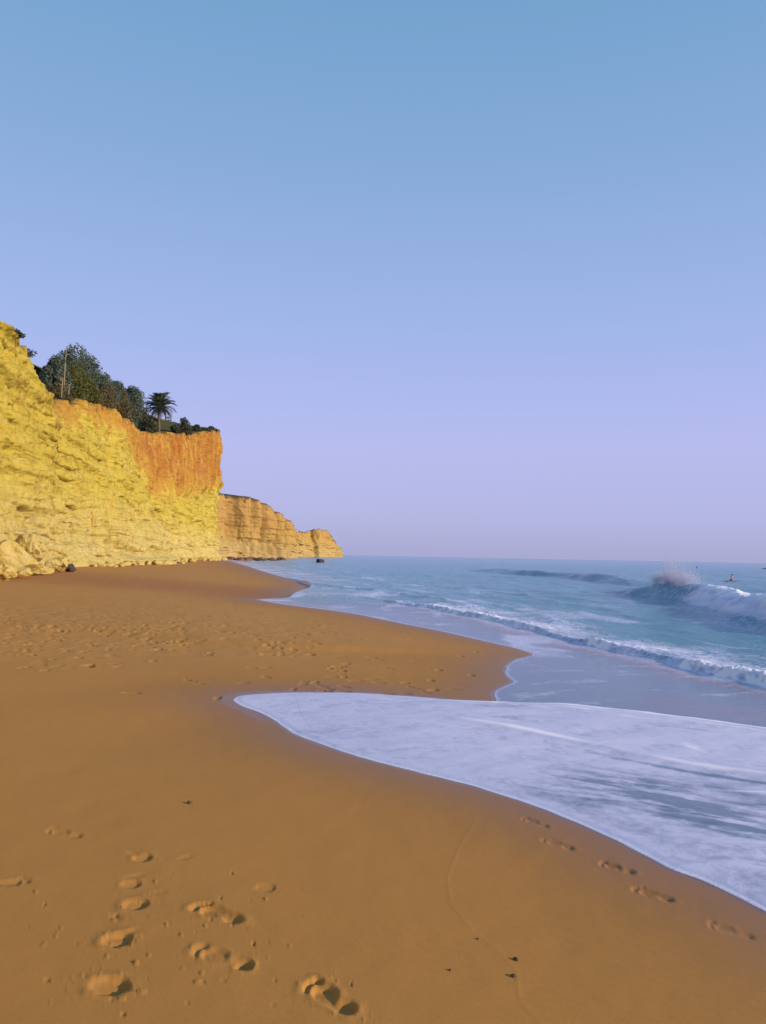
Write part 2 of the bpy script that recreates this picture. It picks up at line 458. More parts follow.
def sea_surface(X, Y):
    R = np.hypot(X, Y)
    far = sstep(420, 180, R)
    wx = X + 1.2 * perlin(X / 14, Y / 14, 8.0)
    sd_d, _, sside = seg_dist(X, Y, SHORE)
    off = np.where(sside < 0, sd_d, 0)                     # distance out from the shore
    deep = sstep(1.5, 12, off)
    h = 0.0
    for lam, amp, ang, ph in ((9.0, .075, .15, 0), (5.3, .055, -.25, 1.3), (3.1, .050, .35, 2.2), (17, .10, .05, .4), (1.9, .034, -.1, 4.0), (1.25, .020, .2, 1.0)):
        k = 2 * math.pi / lam
        u = wx * math.cos(ang) + Y * math.sin(ang) + 0.7 * perlin(X / (lam * .8), Y / (lam * 1.6), ph)
        c = np.cos(k * u + ph)
        h = h + amp * (np.exp(1.1 * (c - 1)) * 1.7 - 0.75) * (0.6 + 0.8 * perlin(X / (lam * 1.3), Y / (lam * 3), 5 + ph))
    h = h * (0.10 + 0.90 * sstep(.8, 7, off)) * far
    h = h + 0.018 * fbm(X * .9, Y * .7, 3.0, 3) * far * (0.2 + 0.8 * deep)
    foam = np.zeros(X.shape)
    # breaking wave
    d, s, side = seg_dist(X, Y, WAVE_A, 25.0); L = plen(WAVE_A)
    d = d * np.where(side < 0, 1, -1)                       # + out to sea
    d = d + 0.35 * perlin(X / 2.2, Y / 3.0, 1.1) + 0.10 * perlin(X / .6, Y / .8, 2.0)
    env = sstep(L, L - 15, s) * (0.85 + 0.35 * perlin(s / 6.0, 0, 3.7)) * sstep(-4, 6, s + 6)
    rise = sstep(-0.2, 1.5, d); fall = np.exp(-np.maximum(d - 1.5, 0) / 3.2)
    broken = sstep(31, 20, s) if L > 30 else sstep(0.5 * L, 0.3 * L, s)
    lump = fbm(X / .55, Y / .7, 2.0, 3)
    wave = 1.05 * env * rise * fall - 0.12 * env * np.exp(-((d + 1.2) / 1.4) ** 2)
    wave = wave + broken * env * 0.13 * lump * sstep(0.0, .9, d) * np.exp(-np.maximum(d - 1.6, 0) / 1.0)
    h = h + wave
    crest = np.exp(-((d - 1.45) / (0.35 + 0.75 * broken)) ** 2) * env
    face = sstep(-.3, .4, d) * sstep(3.0, 1.4, d) * env
    foam = np.maximum(foam, crest * (0.30 + 1.55 * broken) * (.9 + .3 * lump))
    foam = np.maximum(foam, face * broken * (1.25 + .25 * lump))
    foam = np.maximum(foam, face * 0.50)
    foam = np.maximum(foam, (0.30 + .30 * broken) * env * sstep(-5.5, -.2, d) * sstep(1.2, 0, d) * (.8 + .6 * perlin(X / 1.6, Y / 4.5, 9)))
    # the swell standing up beyond it
    d2, s2, side2 = seg_dist(X, Y, WAVE_B, 30.0); L2 = plen(WAVE_B)
    d2 = d2 * np.where(side2 < 0, 1, -1) + 0.8 * perlin(X / 4.5, Y / 7, 4.4)
    env2 = sstep(0, 12, s2) * sstep(L2, L2 - 14, s2) * (0.85 + .35 * perlin(s2 / 14, 0, 9.1))
    h = h + env2 * 0.72 * sstep(-.3, 2.4, d2) * np.exp(-np.maximum(d2 - 2.4, 0) / 4.5)
    foam = np.maximum(foam, 0.6 * env2 * np.exp(-((d2 - 2.3) / .5) ** 2) * sstep(26, 8, s2) * (s2 > 2))
    # inner bore
    d3, s3, side3 = seg_dist(X, Y, BORE, 8.0); L3 = plen(BORE)
    d3 = d3 * np.where(side3 < 0, 1, -1) + 0.16 * perlin(X / .9, Y / 1.2, 6.1) + .05 * perlin(X / .25, Y / .3, 1.0)
    env3 = sstep(L3, L3 - 16, s3)
    l3 = .8 * fbm(X / .20, Y / .26, 5.0, 4) + .7 * (1 - 2.5 * np.abs(perlin(X / .16, Y / .22, 3.0))) + .4 * perlin(X / 1.1, Y / 1.4, 2.0); patch3 = np.clip(.75 + .9 * perlin(s3 / 2.6, 0, 4.4) + .5 * perlin(s3 / .9, d3, 1.0), .12, 1.3)
    wid = 0.85 + 0.5 * perlin(s3 / 2.3, 0.0, 2.2)
    b3 = sstep(-.05, .18, d3) * np.exp(-np.maximum(d3 - .3, 0) / (.75 * wid))
    h = h + env3 * (0.13 * b3 * (.5 + .6 * patch3) + 0.042 * l3 * b3 * patch3)
    foam = np.maximum(foam, env3 * (.35 + .65 * patch3) * 1.32 * sstep(-.45, .0, d3) * sstep(4.8 * wid, .4 * wid, d3) * (0.74 + 0.50 * l3))
    foam = np.maximum(foam, env3 * .62 * sstep(-1.3, -.1, d3) * (d3 < .1))
    d4, s4, side4 = seg_dist(X, Y, STREAK, 6.0); L4 = plen(STREAK)
    d4 = d4 + .4 * perlin(X / 1.5, Y / 2.5, 6.6)
    foam = np.maximum(foam, .85 * np.exp(-(d4 / .45) ** 2) * (0.5 + .9 * perlin(s4 / 3.0, 0, 1)))
    h = h + .12 * np.exp(-(d4 / .5) ** 2)
    sx_ = X * .97 + Y * .12; sy_ = Y * .97 - X * .12                  # thin foam lines drawn out along the crests
    th_ = np.exp(-(perlin(sx_ * .55 + .5 * perlin(X * .3, Y * .2, 2), sy_ * .09, 33.) / .05) ** 2) * sstep(.0, .4, perlin(sx_ * .25, sy_ * .07, 40.))
    foam = np.maximum(foam, .55 * th_ * sstep(45, 6, off) * sstep(.5, 3, off))
    # spent foam drifting in the shallows and off the far rocks
    drift = np.clip(fbm(X / 2.6 + .3 * perlin(X, Y / 2, 1), Y / 6.5, 7.0, 4) + .05, 0, 1)
    foam = np.maximum(foam, sstep(14, 1, off) * sstep(26, 48, Y) * sstep(260, 150, Y) * np.clip(.42 + .9 * drift, 0, .95))
    foam = np.maximum(foam, sstep(26, 2, off) * np.clip(drift * 1.3, 0, .75) * sstep(9, 20, Y))
    return h, foam, off, d3, env3

radii_w = np.concatenate([np.geomspace(2.6, 100, 820), np.geomspace(100.8, 420, 150), np.geomspace(440, 22000, 46)])
XW, YW, QW = polar_grid(30, 900, 60, radii_w)
# the ground under every water vertex, from the sand's own surface
ZG, SDW = base_ground(XW, YW)
ewd, _, _ = seg_dist(XW, YW, WATER_EDGE, 8.0)
ins = inside(XW, YW, WATER_POLY)
ew = np.where(ins, ewd, -ewd)
ew = ew + (0.030 * perlin(XW * 1.3, YW * 1.3, 3) + .014 * perlin(XW * 4.2, YW * 4.2, 5)) * sstep(25, 18, YW)
h, foam, off, d3, env3 = sea_surface(XW, YW)
tin = inside(XW, YW, TONGUE_POLY)
td, _, _ = seg_dist(XW, YW, TONGUE_POLY[2:-1], 2.0)
tng = np.where(tin, td, -td)                              # + inside the foam tongue
film = 0.011 * sstep(-0.02, 0.10, ew) + 0.024 * sstep(0.05, 1.2, ew)
tmask = sstep(-0.10, 0.02, tng)
film = film + tmask * 0.010 * sstep(0, .6, ew)
r1, s1, _ = seg_dist(XW, YW, RIDGE1, 2.0); r2, s2, sd2 = seg_dist(XW, YW, RIDGE2, 2.0)
r1 = r1 + .05 * perlin(XW * 1.2, YW * 1.2, 2)
sg2 = r2 * np.where(sd2 < 0, -1, 1) + .05 * perlin(XW * 1.1, YW * 1.1, 7)
film = film + 0.022 * np.exp(-(r1 / 0.12) ** 2) * tmask * sstep(0, .8, s1)
film = film + (0.038 * np.exp(-(sg2 / np.where(sg2 < 0, .08, .26)) ** 2)) * tmask * sstep(0, 1.6, s2) * (0.75 + .45 * perlin(s2 * 1.1, 0, 5))
film = film + 0.006 * fbm(XW * 1.6, YW * 3.2, 2, 3) * sstep(.05, .4, ew) * tmask
flow = fbm((XW * .78 + YW * .62) * .55, (-XW * .62 + YW * .78) * 2.6, 4.0, 4)   # streaks running with the backwash
film = film + .004 * flow * sstep(.05, .5, ew)
sheet = ZG + np.where(ew > 0, film, film + np.maximum(ew, -3) * .25)
seaz = SEA + h
k = 0.05
hh = np.clip(0.5 + 0.5 * (seaz - sheet) / k, 0, 1)
ZW = np.where(ew > 0.3, sheet * (1 - hh) + seaz * hh + k * hh * (1 - hh) * .5, np.maximum(sheet, np.where(ew > 0, seaz, -9)))
ZW = np.where(ins, ZW, sheet)
isfilm = np.maximum(sstep(1.2, -0.4, off), env3 * sstep(.1, -.25, d3))
# foam on the tongue; sunlit ridge lines are painted in as whiter foam
bare, _, _ = seg_dist(XW, YW, [sea_hit(px, py, -.2) for px, py in ((630, 785), (690, 805), (766, 826), (860, 850))])
bare = np.exp(-(bare / .55) ** 2)
rim = np.exp(-np.maximum(ew, 0) / .10)
fb_ = fbm((XW * .90 - YW * .44) * 1.2, (XW * .44 + YW * .90) * 5.5, 3.3, 5, .65)
tf = 0.86 + .14 * flow - .52 * bare * (0.75 + 1.5 * np.clip(fb_, -.6, 1))
tf = np.maximum(tf, .74 * (1 - bare))
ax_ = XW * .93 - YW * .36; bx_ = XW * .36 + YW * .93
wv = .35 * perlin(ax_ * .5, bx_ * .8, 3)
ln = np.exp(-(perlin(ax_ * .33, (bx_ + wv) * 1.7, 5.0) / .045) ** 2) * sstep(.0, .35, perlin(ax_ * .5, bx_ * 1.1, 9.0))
tf = np.maximum(tf, tf + .48 * ln * sstep(.2, 1.4, XW))  # thin crest highlights painted in as paler foam streaks
tf = tf - .38 * np.exp(-((perlin(ax_ * .30, (bx_ + wv) * 1.5, 15.0) - .1) / .06) ** 2) * sstep(.05, .3, perlin(ax_ * .45, bx_ * .9, 19.0)) * sstep(.15, .6, ew) * sstep(-.4, 1.0, XW)
tf = tf - .24 * np.exp(-((ew - .26) / .15) ** 2) * sstep(.3, 1.5, XW) * (.7 + .9 * perlin(XW * 1.1, YW * 1.1, 8))
tf = np.maximum(tf, 1.3 * np.exp(-((r1) / .11) ** 2) * sstep(0, .8, s1) * (.80 + .35 * perlin(s1 * 1.3, 0, 2)))  # sunlit crest of the first ridge, put into the foam colour
tf = np.maximum(tf, 1.45 * np.exp(-((sg2) / np.where(sg2 > 0, .22, .12)) ** 2) * sstep(0, 1.2, s2) * (.78 + .45 * perlin(s2 * .9, 0, 7)))  # second ridge: its sunlit line likewise painted as whiter foam
fr, _, _ = seg_dist(XW, YW, TONGUE_TOP[-2:] + FOAM_FRONT, 2.0)
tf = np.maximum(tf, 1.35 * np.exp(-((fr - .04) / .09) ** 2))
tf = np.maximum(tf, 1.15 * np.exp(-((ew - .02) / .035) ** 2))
dk = np.exp(-((sg2 + .24) / .06) ** 2) * sstep(2.0, 3.6, s2)
tf = tf * (1 - .75 * dk)
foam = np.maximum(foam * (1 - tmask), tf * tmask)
# thin sheet between the tongue and the bore
dkp, _, _ = seg_dist(XW, YW, [sea_hit(px, py, -.33) for px, py in ((700, 708), (766, 711), (900, 712))])
thin = (1 - tmask) * sstep(-.05, .4, ew) * isfilm
foam = np.maximum(foam, thin * (.18 + .36 * flow) * (1 - .85 * np.exp(-(dkp / .75) ** 2)))
foam = np.maximum(foam, 1.0 * np.exp(-np.maximum(ew, 0) / np.maximum(.03, .0055 * YW.clip(1, 200))) * (ew > -.05) * sstep(230, 60, YW))
silt = env3 * sstep(-1.3, -.35, d3) * sstep(.0, -.35, d3) * (1 - tmask)
silt = np.maximum(silt, .40 * np.exp(-(dkp / .75) ** 2) * (1 - tmask))
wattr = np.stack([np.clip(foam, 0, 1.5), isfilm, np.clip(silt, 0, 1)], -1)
keep = (ew > -0.45).reshape(-1)
QW = QW[keep[QW].any(1)]
used = np.unique(QW); remap = np.zeros(XW.size, np.int64); remap[used] = np.arange(len(used))
VW = np.stack([XW, YW, ZW], -1).reshape(-1, 3)[used]

def water_material():
    m, nt, out = new_mat("sea_water"); t = NT(nt)
    a = t.attr("water"); sp = t.n('SeparateColor'); t.set(sp, 0, a.outputs['Color'])
    fo, fi, si = sp.outputs
    p = t.pos()
    # water
    c = t.mix(t.noise(.05, 3, .5, p), (0.046, 0.225, 0.330), (0.068, 0.285, 0.400))
    c = t.mix(fi, c, (0.115, 0.165, 0.265))
    c = t.mix(si, c, (0.240, 0.150, 0.170))
    chop = t.noise(1.5, 8, .66, t.scaled(p, (1.0, .5, 1.0)))
    chop2 = t.noise(9, 4, .6, p)
    nh = t.math('ADD', chop, t.math('MULTIPLY', chop2, .25))
    nh = t.math('MULTIPLY', nh, t.maprange(fi, 0, 1, 1.0, .10))
    nrm = t.bump(nh, .9, .26)
    w = t.bsdf(c, t.maprange(fi, 0, 1, .17, .18), .38, nrm, IOR=1.33)
    # foam
    n1 = t.noise(5.0, 8, .70, p, .6); n2 = t.noise(38, 4, .7, p)
    vor = t.n('TexVoronoi', feature='DISTANCE_TO_EDGE'); t.set(vor, 'Vector', p); vor.inputs['Scale'].default_value = 7.0
    lace = t.maprange(vor.outputs['Distance'], 0.0, .22, .18, -.12)
    v = t.math('ADD', fo, t.math('MULTIPLY', t.math('SUBTRACT', n1, .5), t.maprange(fi, 0, 1, 1.7, .75)))
    v = t.math('ADD', v, t.math('MULTIPLY', t.math('SUBTRACT', n2, .5), t.maprange(fi, 0, 1, .4, .22)))
    v = t.math('ADD', v, t.math('MULTIPLY', lace, t.maprange(fi, 0, 1, .7, .28)))
    fac = t.maprange(v, .30, .85)
    fac = t.math('MULTIPLY', fac, t.maprange(fo, .05, .3))
    fb = t.bump(t.math('MULTIPLY', t.math('ADD', n1, t.math('MULTIPLY', n2, .35)), t.maprange(fi, 0, 1, 1, .38)), .5, .03)
    fc = t.mix(n1, (0.51, 0.505, 0.725), (0.61, 0.59, 0.79))
    fc = t.mix(t.maprange(fo, .92, 1.25), fc, (0.90, 0.86, 0.95))  # dense fresh foam is whiter; also paints the sunlit ridge lines
    f = t.bsdf(fc, .38, .4, fb)
    mx = t.n('MixShader'); t.set(mx, 0, fac); nt.links.new(w.outputs[0], mx.inputs[1]); nt.links.new(f.outputs[0], mx.inputs[2])
    nt.links.new(mx.outputs[0], out.inputs[0])
    return m

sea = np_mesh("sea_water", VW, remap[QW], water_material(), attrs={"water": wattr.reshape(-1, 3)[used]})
tag(sea, "blue green sea with breaking waves and a white foam tongue running up the sand", "sea", kind="structure")

# ------------------------------------------------------------------ cliffs
def rock_material(name, yellow, pale, orange, brown, scrub):
    m, nt, out = new_mat(name); t = NT(nt)
    a = t.attr("rock"); sp = t.n('SeparateColor'); t.set(sp, 0, a.outputs['Color'])
    red, low, veg = sp.outputs
    p = t.pos()
    n1 = t.noise(.35, 6, .6, p); n2 = t.noise(1.6, 6, .65, p)
    st = t.noise(1.0, 5, .65, t.scaled(p, (.10, .10, 1.6)))      # beds
    vs = t.noise(1.0, 5, .6, t.scaled(p, (1.3, 1.3, .10)))       # rain streaks
    c = t.mix(t.maprange(n1, .35, .68), yellow, tuple(0.92 * v + 0.06 * u for v, u in zip(yellow, orange)))
    c = t.mix(t.math('MULTIPLY', low, t.maprange(n2, .25, .62)), c, pale)
    c = t.mix(t.math('MULTIPLY', t.maprange(st, .52, .68), .35), c, pale)
    c = t.mix(t.math('MULTIPLY', t.maprange(st, .48, .32), .60), c, tuple(.66 * v for v in yellow))
    c = t.mix(t.math('MULTIPLY', t.maprange(vs, .56, .72), .40), c, tuple(.62 * v for v in yellow))
    amber = tuple(.55 * u + .5 * v for u, v in zip(orange, yellow))
    o1 = t.mix(t.maprange(vs, .36, .62), orange, amber)
    o1 = t.mix(t.math('MULTIPLY', t.maprange(n2, .50, .72), .7), o1, brown)
    rv_ = t.math('ADD', red, t.math('MULTIPLY', t.math('SUBTRACT', n2, .5), .9))
    rv_ = t.math('ADD', rv_, t.math('MULTIPLY', t.math('SUBTRACT', vs, .5), .9))
    c = t.mix(t.maprange(rv_, .06, .32), c, amber)
    c = t.mix(t.maprange(rv_, .42, .95), c, o1)
    c = t.mix(t.math('MULTIPLY', t.maprange(t.noise(3.2, 6, .7, p), .60, .74), .35), c, brown)
    vg = t.mix(t.noise(2.5, 5, .7, p), scrub, tuple(1.7 * v for v in scrub))
    vv = t.math('ADD', veg, t.math('MULTIPLY', t.math('SUBTRACT', n2, .5), .8))
    c = t.mix(t.maprange(vv, .4, .6), c, vg)
    fr_ = t.math('ABSOLUTE', t.math('SUBTRACT', t.noise(1.0, 4, .6, t.scaled(p, (.9, .9, .13)), .4), .5))
    c = t.mix(t.math('MULTIPLY', t.maprange(fr_, .022, .004), t.maprange(n1, .40, .55, 0.0, .5)), c, brown)
    st2 = t.noise(1.0, 6, .7, t.scaled(p, (.35, .35, 5.5)))
    c = t.mix(t.math('MULTIPLY', t.maprange(st2, .52, .40), .32), c, t.mix(.5, c, brown))
    h = t.math('ADD', t.math('MULTIPLY', t.noise(2.4, 9, .78, p), 1.0), t.math('MULTIPLY', st, .6))
    h = t.math('ADD', h, t.math('MULTIPLY', st2, .8))
    h = t.math('ADD', h, t.math('MULTIPLY', t.noise(11, 4, .7, p), .25))
    b = t.bsdf(c, .95, .1, t.bump(h, .75, .30))
    nt.links.new(b.outputs[0], out.inputs[0])
    return m

ROCK = rock_material("limestone", (0.520, 0.415, 0.068), (0.56, 0.465, 0.215), (0.365, 0.110, 0.027), (0.15, 0.068, 0.048), (0.055, 0.060, 0.025))
ROCK_FAR = rock_material("far_limestone", (0.42, 0.285, 0.080), (0.45, 0.33, 0.17), (0.38, 0.205, 0.075), (0.20, 0.115, 0.09), (0.085, 0.070, 0.040))

def cliff(name, st, ncol, nrow, mat, amp=1.0, fs=1.0, dens=lambda s, D: 1.0 + 0 * s, flute=1.0, veg_rise=.12, seed=0.0, plate=(1.2, 3, 7, 14, 30, 70), gully=(), spine=None, sm=0):
    """st rows: x, y, base z, top z, setback at the yellow shoulder, setback at the top, boundary z, redness"""
    A = np.array(st, float)
    seg = np.hypot(*np.diff(A[:, :2], axis=0).T); S = np.concatenate([[0], np.cumsum(seg)])
    ss = np.linspace(0, S[-1], 4000)
    Dd = np.interp(ss, S, np.hypot(A[:, 0], A[:, 1]))
    w = np.cumsum(dens(ss, Dd)); w = (w - w[0]) / (w[-1] - w[0])
    s = np.interp(np.linspace(0, 1, ncol), w, ss)
    kern = np.hanning(9); kern /= kern.sum()
    def I(c):
        f = np.interp(ss, S, A[:, c]); n = max(3, int(4000 * max(2.2 * fs, sm) / S[-1])); kk = np.hanning(n + 2); kk /= kk.sum()
        return np.interp(s, ss, np.convolve(np.pad(f, (len(kk) // 2, len(kk) - 1 - len(kk) // 2), 'edge'), kk, 'valid'))
    bx, by, bz, tz, s1_, s2_, bd, rd = (I(c) for c in range(8))
    tx, ty = np.gradient(bx, s), np.gradient(by, s); l = np.hypot(tx, ty); tx /= l; ty /= l
    nk = 41; kk = np.hanning(nk); kk /= kk.sum()
    tx = np.convolve(np.pad(tx, nk // 2, 'edge'), kk, 'valid'); ty = np.convolve(np.pad(ty, nk // 2, 'edge'), kk, 'valid')
    l = np.hypot(tx, ty); tx /= l; ty /= l
    nx, ny = ty, -tx                                          # towards the sea
    v = np.linspace(0, 1, nrow)[:, None]
    z0 = bz - 1.0
    zc = z0 + (tz - z0) * v
    f = np.clip((zc - bz) / np.maximum(bd - bz, .5), 0, 1)
    g = np.clip((zc - bd) / np.maximum(tz - bd, .5), 0, 1)
    back = s1_ * f ** 1.15 + (s2_ - s1_) * g
    back = back - 1.1 * fs ** .5 * np.exp(-np.maximum(zc - bz, 0) / (.9 * fs))         # talus foot
    px, py = bx - nx * back, by - ny * back
    sN = s[None, :] + 0 * v
    warp = .9 * perlin(px / 8 / fs, py / 8 / fs, zc / 8 / fs + seed)
    zz = zc + .035 * sN + warp * fs
    red = sstep(-1.2 * fs, 5.5 * fs, zc - bd + 2.6 * fs * perlin(sN / (6 * fs), zc / 6, 3 + seed) + 1.2 * fs * perlin(sN / (1.4 * fs), zc / 5, 7 + seed)) * rd
    vert = sstep(-1.0 * fs, 1.6 * fs, zc - bd + 1.3 * fs * perlin(sN / (5 * fs), zc / 9, 3 + seed)) * rd
    big = 1.25 * fs * fbm(px / (10 * fs), py / (10 * fs), zc / (7 * fs) + seed, 2)
    mid = .42 * fs * (1 - 2 * np.abs(fbm(px / (3.2 * fs), py / (3.2 * fs), zc / (3.4 * fs) + seed, 3)))
    bed = perlin(zz * .55 / fs, sN * .010 / fs, 5 + seed) ; bed = np.tanh(bed * 5) * .30 * fs
    bed = bed + np.tanh(perlin(zz * 1.7 / fs, sN * .03 / fs, 8 + seed) * 4) * .15 * fs
    li = np.floor(zz / (1.05 * fs) + .4 * perlin(sN / (6 * fs), 0, seed)); ci = np.floor(sN / (1.9 * fs) + hash01(li, 3) * 5 + .35 * perlin(zz / fs, sN / fs * .5, 1))
    blk = (hash01(ci, li, 1) - .5) * .62 * fs
    fl = (1 - 2.2 * np.abs(perlin(sN / (2.1 * fs), zc / (16 * fs), 2 + seed))) * .75 * fs * flute + (1 - 2 * np.abs(perlin(sN / (.8 * fs), zc / (9 * fs), 6 + seed))) * .28 * fs * flute
    fine = .13 * fs * fbm(px / (.8 * fs), py / (.8 * fs), zc / (.45 * fs) + seed, 4, .6)
    yl = 1 - vert
    disp = .7 * big + yl * (.26 * mid + .80 * bed + .55 * blk) + vert * (.35 * mid + fl + .3 * bed) + fine
    # open joints and bedding cracks
    cv = sN / (3.1 * fs) + .35 * perlin(zc / (2.5 * fs), sN / (5 * fs), 3 + seed); jn = np.abs(perlin(cv, li * 3.7, seed + 2)) 
    cr = .34 * fs * np.exp(-(jn / .045) ** 2) * (perlin(sN / (4 * fs), zc / (3 * fs), 12 + seed) > -.05)
    cz = np.abs(perlin(zz * .62 / fs, sN * .016 / fs, 21 + seed)); cr = cr + .50 * fs * np.exp(-(cz / .05) ** 2) * sstep(-.1, .25, perlin(sN / (7 * fs), zc / (4 * fs), 15 + seed))
    disp = disp - cr * yl
    rg = perlin(sN / (5.5 * fs), zc / (30 * fs), 9 + seed); disp = disp - 2.4 * fs * np.clip(rg - .22, 0, 1) * vert * flute
    # wind-hollowed pits
    pit = np.clip(perlin(px / (1.8 * fs), py / (1.8 * fs), zc / (1.5 * fs) + 20 + seed) - .50, 0, 1) * 3.4 * fs
    disp = disp - pit * yl
    for (gs, gz, gw, gh, gd, lean) in gully:
        disp = disp - gd * np.exp(-((sN - gs - lean * (zc - gz)) / gw) ** 2 - ((zc - gz) / gh) ** 2)
    disp = disp * amp * np.clip(.35 + v * 6, 0, 1)
    zt = zc + (.60 * fbm(sN / (2.2 * fs), 0, 2 + seed, 3) * fs) * sstep(.86, 1, v) + .18 * fs * perlin(px / fs, py / fs, zc / fs) * sstep(.05, .2, v)
    Xc, Yc = px + nx * disp, py + ny * disp
    rows = [np.stack([Xc, Yc, zt], -1)]
    attrs = [np.stack([red, sstep(8.5 * fs, 1.0, zc - bz) * yl, sstep(.94, 1.0, v + 0 * s) * (.62 if seed else .45)], -1)]
    for k, b in enumerate(plate):
        q = b * fs
        e = rows[0][-1]
        zp = e[:, 2] + veg_rise * q * (1 if b < 30 else .8) + .5 * fs * perlin(e[:, 0] / 4 - q, e[:, 1] / 4, 6.0) * min(1, q / 4)
        if spine is not None:                                      # a stack: its top closes over a spine
            w = (k + 1) / len(plate); sp_ = np.array([spine(x_, y_) for x_, y_ in e[:, :2]])
            rows.append(np.stack([e[:, 0] * (1 - w) + sp_[:, 0] * w, e[:, 1] * (1 - w) + sp_[:, 1] * w, e[:, 2] * (1 - w) + (sp_[:, 2]) * w + .4 * fs * w * (1 - w)], -1)[None])
        else:
            rows.append(np.stack([e[:, 0] - nx * q, e[:, 1] - ny * q, zp], -1)[None])
        attrs.append(np.stack([np.clip(red[-1] * (1.2 - .3 * k), 0, 1), 0 * s, np.full(len(s), min(1., .55 + .3 * k))], -1)[None])
    G = np.concatenate(rows, 0); At = np.concatenate(attrs, 0)
    nr, nc = G.shape[:2]
    i = np.arange(nr - 1)[:, None]; j = np.arange(nc - 1)[None, :]
    Qd = np.stack([i * nc + j, i * nc + j + 1, (i + 1) * nc + j + 1, (i + 1) * nc + j], -1).reshape(-1, 4)
    # drop the skirt on convex corners where inland rows would cross
    o = np_mesh(name, G.reshape(-1, 3), Qd, mat, attrs={"rock": At.reshape(-1, 3)})
    return o, dict(s=s, top=G[nrow - 1], base=G[0], n=np.stack([nx, ny], -1), grid=G, nrow=nrow)

near_st = [
    # x, y, base z, top z, setback shoulder, setback top, boundary z, redness
    (-22.0, -30, .0, 17.0, 1.0, 2.0, 30, 0),
    (-22.5, 10, .0, 17.0, .8, 1.6, 30, 0),
    (-24.0, 36, .0, 17.0, .8, 1.4, 30, 0),
    (-25.2, 50, .05, 16.6, .8, 1.2, 30, 0),
    (-25.7, 56, .2, 16.9, 1.2, 2.2, 28, 0),
    (-26.1, 60.5, .3, 16.2, 1.4, 2.6, 22, 0),
    (-26.3, 63, .35, 14.4, 1.8, 3.0, 17, .2),
    (-26.5, 65, .4, 13.6, 1.6, 3.0, 12.2, 1),
    (-27.0, 72, .5, 14.9, 2.8, 4.2, 13.2, 1),
    (-27.6, 82, .6, 17.0, 3.6, 4.8, 14.2, 1),
    (-28.0, 92, .65, 18.3, 4.2, 5.4, 14.8, 1),
    (-28.3, 102, .7, 19.4, 4.8, 6.4, 15.2, 1),
    (-29.4, 110, .7, 19.6, 5.4, 7.4, 14.0, 1),
    (-31.6, 116, .7, 19.8, 4.2, 6.0, 11.0, 1),
    (-34.2, 124, .72, 20.2, 2.0, 4.2, 9.6, 1),
    (-36.2, 140, .72, 22.4, 1.5, 3.2, 11.0, 1),
    (-37.6, 160, .74, 25.6, .9, 2.0, 13.0, 1),
    (-38.4, 178, .72, 29.2, .6, 1.2, 15.5, 1),
    (-39.6, 190, .70, 30.6, .5, .8, 16.5, 1),
    (-44.0, 196, .5, 31.0, .6, 1.2, 17.0, 1),
    (-54, 199, .3, 31.0, .6, 1.5, 17, 1),
    (-80, 206, .0, 31.0, 1.0, 2.5, 17, 1),
    (-120, 220, .0, 31.0, 1.0, 2.5, 17, 1),
]
near_cliff, NC = cliff("cliff", near_st, 1150, 250, ROCK, dens=lambda s, D: np.where(D > 45, 1.0 / np.maximum(D - 20, 20) * np.where(s > 240, .45, 1.), .004), gully=((148, 6, 2.0, 4.5, 2.2, .35), (112, 4, 1.0, 2.2, 1.1, 0), (124, 16, 1.0, 4.0, 1.3, 0), (176, 17, .7, 7, 3.2, .05), (187, 21, .8, 4.5, 3.4, 0), (197, 26, 1.3, 4.5, 3.6, .1), (205, 22, .6, 6, 2.6, 0), (212, 27, .8, 3, 2.6, 0), (119, 17, .8, 2.6, 2.8, 0), (112, 17, .6, 2, 2.2, 0), (131, 17, .9, 3.5, 2.6, .1)))
tag(near_cliff, "tall yellow limestone cliff with an orange upper band rising from the beach", "cliff", kind="structure")

mid_st = [
    (-150, 300, -1, 27, 2, 4, 8, .62), (-96, 306, -1, 27, 2, 4, 8, .62), (-74, 318, -1, 27.0, 1.5, 3.0, 8, .62), (-66.8, 346, -1, 27.0, 1.5, 2.5, 8, .62), (-65.4, 354, -1, 27.0, 1.5, 2.5, 8, .62), (-61.0, 355.5, -1, 26.8, 1.5, 2.5, 8, .62),
    (-58, 364, -1, 26.8, 1.2, 2.5, 8, .62), (-54.5, 372, -1, 25.6, 1.2, 2.5, 8, .62), (-51, 381, -1, 23.6, 1.2, 2.2, 8, .62),
    (-47.4, 390, -1, 20.6, 1.0, 2.0, 7, .55), (-44.4, 399, -1, 16.8, .8, 1.6, 7, .5), (-43.4, 405, -1, 13.6, .8, 1.4, 7, .4), (-45.5, 411, -1, 12.5, .8, 1.4, 7, .4), (-54, 418, -1, 13, 1.2, 2, 17, .2), (-80, 436, -1, 15, 1.2, 2, 17, .2), (-160, 460, -1, 18, 1, 2, 17, .2)]
mid_head, MH = cliff("headland", mid_st, 520, 130, ROCK_FAR, fs=1.7, amp=1.1, flute=.75, dens=lambda s, D: np.where((s > 50) & (s < 215), 1.0, .12), seed=31., plate=(1, 3, 7, 15, 30), gully=((112, 16, 3.2, 14, 6.0, .05), (128, 10, 2.4, 26, 5.0, .08), (140, 8, 2.6, 26, 5.4, -.06), (151, 8, 2.0, 22, 4.4, .06), (160, 6, 1.8, 20, 4.4, 0), (145, 3, 1.4, 5, 2.8, 0), (134, 2, 2.0, 5, 3.4, 0)))
tag(mid_head, "pale ochre headland with a dark vertical gully beyond the orange cliff corner", "headland", kind="structure")

